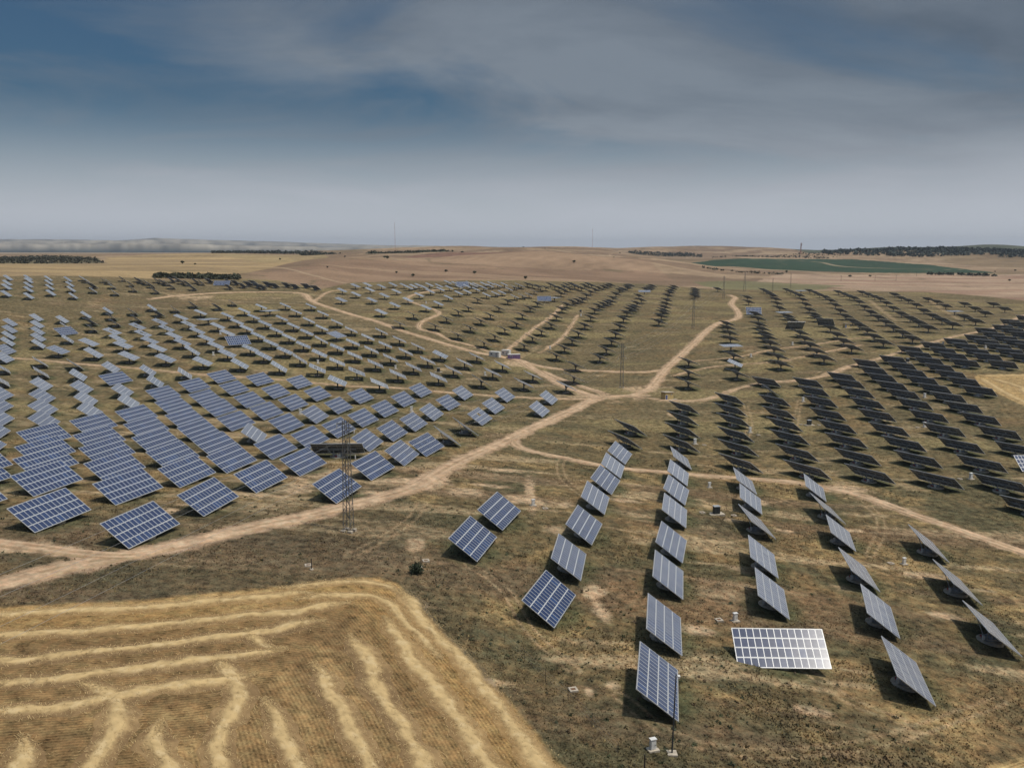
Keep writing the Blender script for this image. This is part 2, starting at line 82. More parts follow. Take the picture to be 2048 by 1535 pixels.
PLACE['G2']=('A',104,36,[[[-123.9,203.1],[-134.8,224.0],[-146.1,245.6],[-160.1,270.2],[-173.6,294.3],[-189.9,323.6,122],[-205.6,352.0,122],[-219.6,377.9],[-231.0,399.6]],[[-131.5,243.2],[-144.4,267.0],[-158.2,292.6],[-173.5,320.9],[-187.6,347.4,122],[-200.8,371.9,122]],[[-129.2,265.3],[-141.9,289.2],[-156.2,315.8],[-171.3,344.2,108],[-184.8,369.4,122]],[[-126.7,286.9],[-139.2,310.8],[-153.7,338.1,76],[-167.5,364.5]],[[-136.4,333.0,106],[-149.9,359.2,106]],[[-133.1,354.8,110]]])
PLACE['G3L']=('A',107,37,[[[-243.0,422.4,112],[-253.3,441.7,112],[-263.9,461.5],[-275.6,483.0]],[[-227.9,421.9,112],[-238.9,442.4],[-250.0,463.0,110],[-261.5,484.3],[-273.5,506.2]],[[-223.6,441.4,115],[-237.5,467.6,77],[-246.3,484.8,119],[-258.5,505.9]],[[-230.0,481.1,122],[-241.1,503.0,130],[-254.2,525.5,111]],[[-226.6,502.3,122],[-238.3,523.8,122],[-249.9,545.0]],[[-221.6,519.9,122],[-234.7,545.5,118]],[[-218.8,544.4,128],[-231.4,566.7]],[[-215.9,565.6,116]],[[-212.9,589.5,119]],[[-195.4,584.8,121]],[[-192.5,608.8,112]]])
PLACE['G3U']=('A',110,38,[[[-332.8,581.4],[-352.0,616.2],[-365.3,640.6],[-386.9,680.3]],[[-316.4,578.4],[-332.8,609.0],[-347.0,635.1],[-363.2,665.6],[-376.3,689.1]],[[-313.3,600.5],[-328.7,629.2],[-344.7,659.2],[-361.9,691.6]],[[-295.3,594.7],[-312.8,627.8],[-328.2,657.0],[-347.8,693.8]],[[-298.7,630.7,115],[-312.1,658.2,132],[-335.3,697.1,116],[-344.5,710.7,116]],[[-281.5,627.0,116],[-301.0,666.1,116],[-316.1,694.0,117],[-325.7,706.5,117]],[[-280.5,655.1,118],[-297.2,689.6,118],[-320.0,727.8,118]],[[-263.2,652.7,120],[-280.5,687.8,119],[-291.8,706.8,119],[-300.0,717.0,119],[-307.5,727.4,119]],[[-265.3,689.8,119],[-277.8,712.4,118],[-285.5,722.4,119],[-293.5,732.1,119]],[[-248.4,688.0,121],[-265.0,721.7,121],[-273.2,731.9,120],[-285.6,754.1,121],[-284.5,741.0,121]],[[-257.3,733.4,116],[-265.4,743.0,121]],[[-257.5,752.9,129]],[[-228.0,711.6,121],[-241.9,737.8,5,36],[-242.7,757.9,122]],[[-221.8,728.0,123],[-233.8,748.5,129]],[[-204.8,725.7,125],[-212.2,736.2,128],[-221.8,744.4,129],[-221.3,757.8,129]],[[-199.5,744.1,128],[-208.2,753.4,128]],[[-183.1,746.2,128],[-192.6,755.6,128]],[[-165.4,744.0,130],[-176.6,758.4,130]]])
PLACE['G4']=('B',100,25,[[[-207.4,400.0]],[[-189.2,395.7,103,33],[-206.2,427.3]],[[-170.9,390.2],[-187.7,422.9],[-199.2,443.1,103,33],[-212.4,466.7]],[[-153.3,386.9],[-168.9,417.1],[-182.0,440.6],[-194.5,462.9],[-207.6,487.1]],[[-135.1,381.7],[-150.7,412.6,104,34],[-164.5,437.7],[-176.8,459.2],[-190.0,483.6],[-202.6,506.0]],[[-118.1,379.1,101,31],[-132.4,406.9],[-145.5,430.5],[-158.0,453.5],[-171.2,478.0],[-184.3,501.4],[-197.8,526.0]],[[-100.2,375.5,102,33],[-114.7,403.9,101,28],[-126.9,424.3],[-140.2,448.5,35,33],[-153.5,473.6],[-166.8,498.1],[-180.3,521.9,60,2],[-194.3,549.5]],[[-83.8,375.8],[-96.9,399.3,103,34],[-109.3,421.1],[-122.1,443.9],[-135.4,467.7],[-148.7,492.5],[-161.2,515.6],[-174.9,541.0]],[[-69.6,347.2,98,24],[-79.2,396.0],[-91.9,417.7],[-105.1,441.4],[-118.1,464.6],[-130.8,487.6],[-144.1,513.0],[-158.0,538.4],[-171.6,564.6]],[[-66.3,372.6],[-75.0,417.3],[-87.5,438.5],[-100.1,460.2,102,30],[-113.1,484.1],[-126.2,507.5],[-140.1,535.9],[-156.2,568.1,60,2],[-167.1,587.7]],[[-52.6,345.2,102],[-62.1,397.2],[-70.2,437.3],[-83.0,457.2],[-96.0,480.1,75,22],[-108.8,503.0],[-122.6,531.2],[-139.3,568.9],[-154.0,599.2]],[[-48.7,372.0],[-57.9,416.6],[-65.9,456.1],[-78.4,477.3],[-91.6,500.5],[-105.0,527.7],[-121.2,564.9],[-137.1,601.5]],[[-31.3,370.7],[-44.6,395.1],[-53.2,438.4],[-61.3,477.6],[-74.5,501.3]],[[-26.6,395.7],[-40.3,417.6],[-49.3,459.4]],[[-13.1,371.2,106,32],[-22.9,421.3],[-36.0,439.8,88,26]],[[-8.8,398.0],[-17.9,444.5]],[[5.1,373.3],[-4.6,423.9]],[[23.2,373.4],[9.6,398.7]],[[28.5,400.8,104]]])
PLACE['G5']=('B',108,24,[[[-124.8,645.3,87],[-138.4,720.9,87]],[[-103.3,651.0,87],[-122.2,692.0,87],[-137.2,775.3,87]],[[-86.5,582.9,87],[-99.4,688.9,87],[-118.7,739.3,87],[-129.7,794.4,87]],[[-68.5,537.6,106],[-82.8,623.7,87],[-95.5,731.1,87],[-115.1,780.7,87]],[[-64.8,579.5,106],[-77.7,659.5,87],[-90.4,776.6,87],[-97.9,802.4,87],[-108.7,808.9,87]],[[-47.2,540.6],[-60.4,619.4,87],[-74.0,704.8,87],[-78.1,785.0,87],[-84.6,805.0,87],[-88.1,792.9,87]],[[-31.7,514.9],[-42.8,575.4],[-54.1,648.7,87],[-68.5,743.4,87],[-76.0,814.7,87]],[[-26.0,547.6],[-37.4,613.9],[-50.2,697.6,87],[-62.2,769.7,87],[-66.5,806.1,87]],[[-15.8,495.7],[-20.6,581.8],[-31.7,641.7],[-44.7,741.3,87],[-56.1,790.3,87],[-61.6,848.9,87]],[[-10.2,524.8],[-15.1,612.9],[-27.1,698.5],[-38.2,757.0,87],[-47.9,800.4,92,33],[-53.8,838.9,87]],[[-4.5,555.0],[-9.7,654.5],[-21.3,739.3,87],[-31.7,782.8,87],[-41.2,811.1,87],[-46.2,829.0,20,35],[-40.7,847.3,87]],[[6.9,500.3],[3.0,584.5],[-3.4,703.9,112],[-14.3,756.0,87],[-25.8,804.9,87],[-35.4,822.4,87],[-34.0,835.0,87]],[[12.4,531.4],[7.3,627.1],[-8.7,768.6,87],[-20.3,826.4,87],[-26.8,845.4,87]],[[18.8,560.7],[13.7,669.0,112],[2.3,739.5,92],[-2.7,803.7,87],[-13.5,837.2,87],[-20.5,856.4,87]],[[23.9,471.7],[26.3,592.3],[20.1,702.2,112],[8.8,752.4,92],[2.3,831.0,90],[-7.4,853.0,87]],[[30.0,500.4],[31.8,631.2,112],[26.9,737.2,0,30],[14.7,764.0,92],[9.0,846.9,90],[6.1,859.1,90]],[[36.3,529.9],[38.3,675.1,112],[36.1,749.9,60,2],[20.0,801.7,92],[19.9,865.7,100],[15.1,877.5,105]],[[32.1,439.8],[42.3,558.4],[44.1,707.8,112],[44.1,795.7,112],[26.8,832.3,96],[25.3,854.4]],[[47.3,470.1],[49.3,594.7,112],[50.4,730.1,112],[49.2,824.0,112],[32.4,844.1,104],[38.7,889.7,110]],[[53.6,497.5],[56.8,635.1,112],[55.4,742.0,112],[45.4,854.9,112],[42.1,867.5,112]],[[59.9,527.5],[63.7,678.0,112],[60.2,753.8,112],[55.6,847.4,112],[52.0,875.3,112],[56.1,903.5,106]],[[65.8,556.8,112],[69.8,707.3,112],[66.9,793.9,112],[63.0,891.9,106],[62.0,914.7,112]],[[72.6,590.6,112],[75.0,723.1,112],[74.1,831.3,112],[68.1,866.9,112],[65.8,879.6,112]],[[79.8,629.7,112],[79.5,734.9,112],[80.9,861.7,112],[74.6,907.4,112]],[[87.0,666.6,112],[83.6,746.9,112],[87.1,885.1,112],[80.5,931.0,112]],[[92.3,689.5,112],[89.0,778.3,112],[94.0,904.0,112],[82.4,918.0,112]],[[96.2,703.5,112],[96.9,823.0,112],[99.9,925.6,112]],[[99.8,715.7,112],[106.4,875.5,112],[105.3,943.5,112]],[[105.1,741.5,112],[111.6,893.0,112]],[[113.1,772.5,112],[117.4,816.4,112],[120.0,917.1,112]],[[131.1,875.1,355,12],[137.5,907.2,112],[123.2,943.8,112]],[[142.1,919.3,112],[128.3,955.8,112]],[[147.9,944.6,112],[154.2,971.1,112]],[[102.4,612.8,112],[109.8,647.5,112],[115.4,674.1,112],[118.9,689.3,112],[123.9,714.0,112],[130.4,746.0,112],[137.2,782.1,112],[147.7,836.3,112],[157.9,886.4,112],[163.8,910.9,112],[171.9,945.7,112],[179.6,978.2,112]],[[174.6,842.8,112],[178.9,863.7,112],[184.6,889.9,112],[190.2,917.6,112],[196.5,946.9,112]],[[223.5,960.4,112]]])
PLACE['G6']=('B',110,24,[[[78.7,388.1,100],[84.4,416.3,106],[90.6,447.7,106]],[[105.9,409.6,105],[111.7,437.0,72,22],[116.8,460.8,108],[122.7,490.8,10,4],[129.8,521.0],[136.1,548.0],[141.2,574.8],[146.3,598.7]],[[132.2,429.1],[137.4,451.2],[142.6,476.2],[147.3,499.4],[152.7,522.6],[156.2,541.9],[161.3,565.7],[166.3,590.8],[176.6,630.7],[184.5,668.0],[188.8,688.1,352,45],[210.4,784.2],[223.7,838.8]],[[157.3,440.4],[161.4,463.1],[166.3,488.0],[171.9,514.6],[178.0,541.7],[186.4,578.8,180,45],[196.6,617.9],[203.0,647.6],[209.1,677.2,10,3],[218.8,719.8],[231.8,770.4],[246.0,822.7],[256.9,869.5],[262.2,898.0],[267.2,928.0],[270.7,951.7]],[[183.5,472.8],[189.4,500.3],[196.1,528.9],[205.0,565.4],[213.2,598.1,140,45],[219.7,633.1],[227.2,662.0],[238.5,706.6],[254.4,763.2],[270.6,821.0],[285.0,874.5],[289.6,902.6],[308.1,942.4,10,3],[293.0,928.4],[297.5,957.3]],[[207.4,489.3],[213.0,515.8],[221.4,547.1],[228.4,577.1],[235.2,606.8],[245.0,645.9],[260.3,698.2],[278.6,758.9],[294.2,814.0],[305.1,859.5],[309.4,887.8],[316.1,922.2],[319.4,947.8]],[[228.9,500.9],[235.1,528.1],[242.9,559.4],[253.3,595.7],[264.5,635.2],[278.7,684.0],[297.4,743.0],[316.8,805.0],[331.0,854.0],[334.5,874.3],[341.7,908.8],[346.0,936.7]],[[261.0,550.6],[271.2,585.9],[282.2,623.4],[295.7,668.7],[317.1,732.8],[338.4,796.6],[354.8,849.9],[361.1,878.7],[366.7,908.8],[372.0,938.3]],[[284.5,567.2],[294.9,603.0],[309.2,646.8],[330.0,705.7],[357.6,779.6],[376.7,838.6],[384.2,871.0],[397.9,918.0]],[[311.5,590.6],[326.8,635.7],[349.9,696.3,10,3],[379.8,771.7],[399.9,829.8],[406.9,862.5]],[[365.0,679.1],[389.6,741.1],[413.0,804.3]],[[412.3,737.1],[438.0,801.9]]])
PLACE['G7']=('A',122,36,[[[34.8,266.1,110],[39.6,288.4,112]],[[52.5,267.3,115],[57.2,289.7,115],[61.5,311.5,115],[66.0,332.8,115]],[[64.9,243.7,118],[70.2,267.3,118],[75.0,289.5,117],[80.2,312.9,117],[83.8,331.6,117],[88.6,353.7,117]],[[82.4,239.5,119],[86.9,262.2,119],[92.0,285.5,119],[96.6,306.3,119],[100.6,326.4,119],[105.7,349.0,120],[110.3,370.7,88],[113.8,389.9,121]],[[98.6,236.2],[103.3,257.0],[108.5,279.8],[113.4,301.3],[117.7,322.5],[123.0,345.4],[127.1,365.8],[130.7,384.4]],[[114.9,231.8],[120.1,254.0],[125.0,274.7],[129.4,296.1],[134.8,319.7],[139.7,340.6],[143.9,361.0],[147.5,380.4],[149.7,395.0]],[[127.7,209.6],[131.5,229.8],[137.2,250.7],[142.5,273.2],[148.4,296.4],[153.2,318.0],[157.4,339.0],[160.9,357.1],[163.3,373.8],[166.2,391.5],[169.2,407.8],[173.4,427.1]],[[156.0,253.7,0],[159.7,271.0],[166.5,294.7],[170.7,315.2],[173.7,333.4],[176.1,350.2],[178.6,367.1],[180.8,383.1],[183.8,400.3],[186.9,417.7],[189.9,435.0]],[[194.4,361.6],[196.8,378.8],[198.8,394.0],[201.6,410.7],[204.8,428.5],[207.6,445.5],[211.1,463.6]],[[218.5,420.7],[221.8,438.7],[224.6,455.2],[228.4,474.3]],[[233.7,415.6],[236.7,434.3],[238.8,449.4],[242.3,467.5],[245.8,484.7]],[[254.1,432.9],[255.3,447.4],[257.8,463.3],[260.2,479.1],[263.5,496.9]],[[273.8,462.9],[275.6,477.3],[277.7,492.6],[279.7,508.6],[286.4,529.9]],[[297.7,511.7],[302.5,529.1],[306.6,547.5]],[[331.3,572.2],[336.4,592.9]],[[369.5,631.9]]])
PLACE['G8']=('A',76,36,[[[-6.7,147.4,76.4],[-2.4,166.5,74.2]],[[5.8,128.7,72],[9.9,146.1,81.3],[14.0,164.1,75.7],[18.1,184.8,79.3],[22.3,203.8,74.4],[26.4,223.9,78.4],[30.7,244.2,73.8]],[[18.3,103.5,79.9],[22.3,122.3,80.3],[26.7,143.7,79],[30.4,161.3,75.7],[34.8,182.0,78.1],[38.6,200.5,74.8],[43.1,221.9,77],[47.9,243.9,84]],[[38.5,119.1,-1.9],[43.5,140.7,77],[47.2,159.0,77],[52.3,181.8,88],[56.2,201.0],[59.9,220.2,80]],[[56.0,117.3,76.4],[60.6,138.0,73.1],[64.7,157.4,80],[69.6,179.7,75],[73.6,198.8,85],[77.4,218.5,74]],[[78.2,136.1,80],[82.4,155.8,80],[87.2,177.4,79]]])
# ------------------------------------------------------------------ terrain
_C=np.array(CTRL); _ed=np.array(D_EDGE,float)
def _uv(x,y):
    r=np.hypot(x,y); return np.stack([np.arctan2(x,y)*2.2,np.log(np.maximum(r,12))],-1)
def _ker(r2): return .5*r2*np.log(np.maximum(r2,1e-12))
_U=_uv(_C[:,0],_C[:,1]); _n=len(_U)
_K=_ker(((_U[:,None]-_U[None])**2).sum(-1))+np.diag(.02/_C[:,3]); _P=np.c_[np.ones(_n),_U]
_s=np.linalg.solve(np.block([[_K,_P],[_P.T,np.zeros((3,3))]]),np.r_[_C[:,2],0,0,0])
def ground(x,y):
    """smooth height of the land at x,y (arrays)"""
    x=np.asarray(x,float); y=np.asarray(y,float); sh=np.broadcast(x,y).shape
    u=_uv(x,y).reshape(-1,2); o=np.empty(len(u))
    for i in range(0,len(u),20000):
        v=u[i:i+20000]; d=((v[:,None]-_U[None])**2).sum(-1); o[i:i+20000]=_ker(d)@_s[:_n]+_s[_n]+v@_s[_n+1:]
    r=np.hypot(x,y); re=np.interp(np.arctan2(x,y),_ed[:,0],_ed[:,1]); an=np.arctan2(x,y); k=sstep(20,420,r-re)*(1-.6*sstep(3300,4500,r))*(1-.88*sstep(.13,.26,an)*sstep(3000,2500,r))*(1-.88*sstep(-.12,-.3,an))
    if np.any(k>0): o=o.reshape(sh)+k*((fbm(x*.8,y,520,223,2)-.5)*66+(fbm(x,y,190,205,2)-.5)*22)
    return o.reshape(sh)+CAM_Z
def gz(x,y): return float(ground(np.array([x]),np.array([y]))[0])
# value noise on arrays
def _h(ix,iy,seed):
    a=(ix.astype(np.int64)*374761393+iy.astype(np.int64)*668265263+seed*974711)&0xffffffff
    a=((a^(a>>13))*1274126177)&0xffffffff; a=a^(a>>16); return (a&0xffffff)/float(0xffffff)
def vn(x,y,seed=0):
    ix=np.floor(x); iy=np.floor(y); fx=x-ix; fy=y-iy; fx=fx*fx*(3-2*fx); fy=fy*fy*(3-2*fy)
    a=_h(ix,iy,seed); b=_h(ix+1,iy,seed); c=_h(ix,iy+1,seed); d=_h(ix+1,iy+1,seed)
    return (a*(1-fx)+b*fx)*(1-fy)+(c*(1-fx)+d*fx)*fy
def fbm(x,y,s,seed=0,o=3):
    t=0; w=.5; n=0
    for k in range(o):
        t=t+w*vn(x/s+17.3*k,y/s-9.1*k,seed+k); n+=w; w*=.5; s*=.5
    return t/n
def sstep(a,b,x): t=np.clip((x-a)/(b-a),0,1); return t*t*(3-2*t)
def mixc(c,col,m): return c*(1-m[...,None])+np.array(col)*m[...,None]
def seg_dist(x,y,P):
    d=np.full(x.shape,1e9)
    for (x0,y0),(x1,y1) in zip(P[:-1],P[1:]):
        vx,vy=x1-x0,y1-y0; l=vx*vx+vy*vy+1e-9
        t=np.clip(((x-x0)*vx+(y-y0)*vy)/l,0,1); np.minimum(d,np.hypot(x-x0-t*vx,y-y0-t*vy),out=d)
    return d
def inpoly(x,y,P):
    r=np.zeros(x.shape,bool); n=len(P); j=n-1
    for i in range(n):
        xi,yi=P[i]; xj,yj=P[j]
        if yi!=yj: r^=((yi>y)!=(yj>y))&(x<(xj-xi)*(y-yi)/(yj-yi)+xi)
        j=i
    return r
def smooth_line(P,step):
    """Catmull-Rom through P, points about step apart"""
    P=[np.array(p,float) for p in P]; P=[2*P[0]-P[1]]+P+[2*P[-1]-P[-2]]; o=[]
    for i in range(1,len(P)-2):
        a,b,c,d=P[i-1:i+3]; L=np.hypot(*(c-b)); n=max(2,int(L/(step if not callable(step) else step(np.hypot(*b)))))
        for k in range(n):
            t=k/n; o.append(.5*((2*b)+(-a+c)*t+(2*a-5*b+4*c-d)*t*t+(-a+3*b-3*c+d)*t**3))
    o.append(P[-2]); return np.array(o)
ROADS=[(nm,w*(.88 if w>1.5 else .9),smooth_line(p,lambda r:max(1.2,r*.008))) for nm,w,p in D_ROADS]
# ------------------------------------------------------------------ materials
def attr_col(nt,name):
    a=N(nt,'ShaderNodeAttribute'); a.attribute_name=name; return a
def new_mat(name):
    m=bpy.data.materials.new(name); m.use_nodes=True; m.node_tree.nodes.clear(); return m,m.node_tree
def simple(name,col,rough=.6,metal=0,noise=.25,scale=3.0,spec=.4,bump=0):
    """solid colour with procedural mottling"""
    m,nt=new_mat(name); L=nt.links.new
    o=N(nt,'ShaderNodeOutputMaterial'); b=N(nt,'ShaderNodeBsdfPrincipled'); L(b.outputs[0],o.inputs[0])
    b.inputs['Roughness'].default_value=rough; b.inputs['Metallic'].default_value=metal; b.inputs['Specular IOR Level'].default_value=spec
    tc=N(nt,'ShaderNodeTexCoord'); n=N(nt,'ShaderNodeTexNoise'); n.inputs['Scale'].default_value=scale; n.inputs['Detail'].default_value=5; L(tc.outputs['Object'],n.inputs['Vector'])
    r=N(nt,'ShaderNodeMapRange'); L(n.outputs['Fac'],r.inputs['Value']); r.inputs['From Min'].default_value=.3; r.inputs['From Max'].default_value=.7; r.inputs['To Min'].default_value=1-noise; r.inputs['To Max'].default_value=1+noise
    x=N(nt,'ShaderNodeMix',data_type='RGBA',blend_type='MULTIPLY'); x.inputs[0].default_value=1; x.inputs[6].default_value=(*col,1); L(r.outputs[0],x.inputs[7]); L(x.outputs[2],b.inputs['Base Color'])
    if bump:
        bp=N(nt,'ShaderNodeBump'); bp.inputs['Strength'].default_value=bump; L(n.outputs['Fac'],bp.inputs['Height']); L(bp.outputs[0],b.inputs['Normal'])
    return m
def earth(name,amp=1.0,bump=.6,scales=(3.2,.6)):
    """vertex colour 'albedo' broken up by fine noise of tufts, clods and straw"""
    m,nt=new_mat(name); L=nt.links.new
    o=N(nt,'ShaderNodeOutputMaterial'); b=N(nt,'ShaderNodeBsdfPrincipled'); L(b.outputs[0],o.inputs[0]); b.inputs['Roughness'].default_value=.95; b.inputs['Specular IOR Level'].default_value=.1
    g=N(nt,'ShaderNodeNewGeometry'); a=attr_col(nt,'albedo'); dt=attr_col(nt,'detail')
    n1=N(nt,'ShaderNodeTexNoise'); n1.inputs['Scale'].default_value=scales[0]; n1.inputs['Detail'].default_value=7; n1.inputs['Roughness'].default_value=.74; L(g.outputs['Position'],n1.inputs['Vector'])
    n2=N(nt,'ShaderNodeTexNoise'); n2.inputs['Scale'].default_value=scales[1]; n2.inputs['Detail'].default_value=5; n2.inputs['Roughness'].default_value=.6; L(g.outputs['Position'],n2.inputs['Vector'])
    s=N(nt,'ShaderNodeMath',operation='ADD'); L(n1.outputs['Fac'],s.inputs[0]); L(n2.outputs['Fac'],s.inputs[1])
    r=N(nt,'ShaderNodeMapRange'); L(s.outputs[0],r.inputs['Value']); r.inputs['From Min'].default_value=.72; r.inputs['From Max'].default_value=1.28; r.inputs['To Min'].default_value=-.9*amp; r.inputs['To Max'].default_value=.9*amp; r.clamp=False
    mu=N(nt,'ShaderNodeMath',operation='MULTIPLY_ADD'); L(r.outputs[0],mu.inputs[0]); L(dt.outputs['Fac'],mu.inputs[1]); mu.inputs[2].default_value=1.0
    mx=N(nt,'ShaderNodeMath',operation='MAXIMUM'); L(mu.outputs[0],mx.inputs[0]); mx.inputs[1].default_value=.25
    x=N(nt,'ShaderNodeMix',data_type='RGBA',blend_type='MULTIPLY'); x.inputs[0].default_value=1; L(a.outputs['Color'],x.inputs[6]); L(mx.outputs[0],x.inputs[7])
    sd_=attr_col(nt,'rowdist'); sk_=attr_col(nt,'stubble'); n4=N(nt,'ShaderNodeTexNoise'); n4.inputs['Scale'].default_value=.35; n4.inputs['Detail'].default_value=3; L(g.outputs['Position'],n4.inputs['Vector'])
    ph=N(nt,'ShaderNodeMath',operation='MULTIPLY_ADD'); L(sd_.outputs['Fac'],ph.inputs[0]); ph.inputs[1].default_value=2*math.pi/.46; p2=N(nt,'ShaderNodeMath',operation='MULTIPLY'); L(n4.outputs['Fac'],p2.inputs[0]); p2.inputs[1].default_value=2.2; L(p2.outputs[0],ph.inputs[2])
    sw=N(nt,'ShaderNodeMath',operation='SINE'); L(ph.outputs[0],sw.inputs[0]); sm=N(nt,'ShaderNodeMath',operation='MULTIPLY'); L(sw.outputs[0],sm.inputs[0]); L(sk_.outputs['Fac'],sm.inputs[1])
    sa_=N(nt,'ShaderNodeMath',operation='MULTIPLY_ADD'); L(sm.outputs[0],sa_.inputs[0]); sa_.inputs[1].default_value=.17; L(mx.outputs[0],sa_.inputs[2]); L(sa_.outputs[0],x.inputs[7])
    # drier straw tint on the high spots, greener in the low
    n3=N(nt,'ShaderNodeTexNoise'); n3.inputs['Scale'].default_value=.9; n3.inputs['Detail'].default_value=4; L(g.outputs['Position'],n3.inputs['Vector'])
    h=N(nt,'ShaderNodeValToRGB'); L(n3.outputs['Fac'],h.inputs[0]); h.color_ramp.elements[0].position=.35; h.color_ramp.elements[0].color=(.93,1.01,.95,1); h.color_ramp.elements[1].position=.65; h.color_ramp.elements[1].color=(1.08,1.0,.90,1)
    y=N(nt,'ShaderNodeMix',data_type='RGBA',blend_type='MULTIPLY'); L(dt.outputs['Fac'],y.inputs[0]); L(x.outputs[2],y.inputs[6]); L(h.outputs[0],y.inputs[7]); L(y.outputs[2],b.inputs['Base Color'])
    if bump:
        bp=N(nt,'ShaderNodeBump'); bp.inputs['Strength'].default_value=bump; bp.inputs['Distance'].default_value=.35; L(n1.outputs['Fac'],bp.inputs['Height']); L(bp.outputs[0],b.inputs['Normal'])
    return m
def vcol(name,rough=.9,spec=.15,back=.0):
    """plain vertex colour (grass blades, straw, leaves)"""
    m,nt=new_mat(name); L=nt.links.new
    o=N(nt,'ShaderNodeOutputMaterial'); b=N(nt,'ShaderNodeBsdfPrincipled'); L(b.outputs[0],o.inputs[0]); b.inputs['Roughness'].default_value=rough; b.inputs['Specular IOR Level'].default_value=spec
    a=attr_col(nt,'albedo'); L(a.outputs['Color'],b.inputs['Base Color']); return m
def glass_mat():
    m,nt=new_mat('cell_glass'); L=nt.links.new
    o=N(nt,'ShaderNodeOutputMaterial'); b=N(nt,'ShaderNodeBsdfPrincipled'); L(b.outputs[0],o.inputs[0])
    b.inputs['Roughness'].default_value=.16; b.inputs['IOR'].default_value=1.5; b.inputs['Specular IOR Level'].default_value=.5
    g=N(nt,'ShaderNodeNewGeometry'); oi=N(nt,'ShaderNodeObjectInfo')
    ad=N(nt,'ShaderNodeMath',operation='ADD'); L(g.outputs['Random Per Island'],ad.inputs[0]); L(oi.outputs['Random'],ad.inputs[1])
    fr=N(nt,'ShaderNodeMath',operation='FRACT'); L(ad.outputs[0],fr.inputs[0])
    rp=N(nt,'ShaderNodeValToRGB'); L(fr.outputs[0],rp.inputs[0]); e=rp.color_ramp.elements
    e[0].position=0; e[0].color=(.020,.036,.098,1); e[1].position=1; e[1].color=(.026,.048,.125,1)
    for p,c in ((.5,(.022,.040,.106,1)),(.8,(.024,.040,.098,1)),(.93,(.030,.060,.155,1))): q=e.new(p); q.color=c
    tc=N(nt,'ShaderNodeTexCoord'); n=N(nt,'ShaderNodeTexNoise'); n.inputs['Scale'].default_value=2.2; n.inputs['Detail'].default_value=3; L(g.outputs['Position'],n.inputs['Vector'])
    r=N(nt,'ShaderNodeMapRange'); L(n.outputs['Fac'],r.inputs['Value']); r.inputs['To Min'].default_value=.8; r.inputs['To Max'].default_value=1.25
    x=N(nt,'ShaderNodeMix',data_type='RGBA',blend_type='MULTIPLY'); x.inputs[0].default_value=1; L(rp.outputs[0],x.inputs[6]); L(r.outputs[0],x.inputs[7])
    # pale sky reflection painted into the cell colour, stronger at grazing view angles
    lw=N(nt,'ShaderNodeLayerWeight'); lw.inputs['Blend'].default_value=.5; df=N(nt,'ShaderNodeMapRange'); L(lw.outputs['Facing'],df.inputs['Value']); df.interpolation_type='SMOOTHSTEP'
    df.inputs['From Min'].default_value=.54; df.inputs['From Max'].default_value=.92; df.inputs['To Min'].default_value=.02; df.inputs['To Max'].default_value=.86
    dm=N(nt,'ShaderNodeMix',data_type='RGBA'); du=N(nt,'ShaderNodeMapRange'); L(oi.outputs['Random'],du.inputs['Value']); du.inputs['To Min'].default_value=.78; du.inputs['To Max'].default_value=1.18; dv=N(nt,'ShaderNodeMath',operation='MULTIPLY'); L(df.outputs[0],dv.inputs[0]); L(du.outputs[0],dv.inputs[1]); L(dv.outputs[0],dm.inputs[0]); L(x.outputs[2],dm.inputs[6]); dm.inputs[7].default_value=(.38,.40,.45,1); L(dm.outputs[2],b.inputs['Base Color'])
    n2=N(nt,'ShaderNodeMapRange'); L(n.outputs['Fac'],n2.inputs['Value']); n2.inputs['To Min'].default_value=.165; n2.inputs['To Max'].default_value=.195; L(n2.outputs[0],b.inputs['Roughness'])
    return m
M={}
M['ground']=earth('dry_ground'); M['road']=earth('dirt_track',.55,.35,(1.1,.3)); M['straw']=vcol('straw',.85)
M['grass']=vcol('dry_grass_blades'); M['leaf']=vcol('leaves',.7,.25)
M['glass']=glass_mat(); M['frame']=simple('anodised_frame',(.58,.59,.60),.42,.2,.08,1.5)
M['back']=simple('module_backsheet',(.115,.13,.165),.55,0,.15,1.5); M['steel']=simple('galvanised_steel',(.42,.44,.46),.5,.25,.2,2)
M['rail']=simple('pale_rail',(.58,.59,.60),.4,.2,.1,2); M['concrete']=simple('concrete',(.46,.40,.32),.9,0,.25,1.8,.2,.3)
M['darksteel']=simple('brown_grey_steel',(.16,.145,.13),.6,.3,.3,2); M['white']=simple('white_enamel',(.74,.73,.70),.5,0,.12,2)
M['red']=simple('red_motor_paint',(.32,.035,.03),.5,0,.2,3); M['dark']=simple('dark_cabinet_paint',(.035,.04,.042),.5,0,.2,3)
M['yellow']=simple('ochre_render',(.52,.40,.19),.9,0,.14,1.2,.2); M['bluedoor']=simple('blue_door_paint',(.07,.10,.25),.5,0,.15,3)
M['purple']=simple('purple_container_paint',(.17,.115,.24),.5,0,.2,1.5); M['rust']=simple('rusty_brown',(.20,.11,.06),.8,0,.35,2)
M['bark']=simple('bark',(.12,.09,.065),.95,0,.3,4); M['wire']=simple('wire_aluminium',(.42,.42,.42),.5,.5,.05,2)
M['wood']=simple('creosoted_post',(.035,.028,.026),.8,0,.25,6); M['pylon']=simple('weathered_pylon_steel',(.17,.17,.165),.55,.4,.2,2); M['pole']=simple('dark_pole_paint',(.06,.065,.07),.5,.2,.15,3); M['mast']=simple('mast_paint',(.35,.12,.1),.6,0,.2,1)
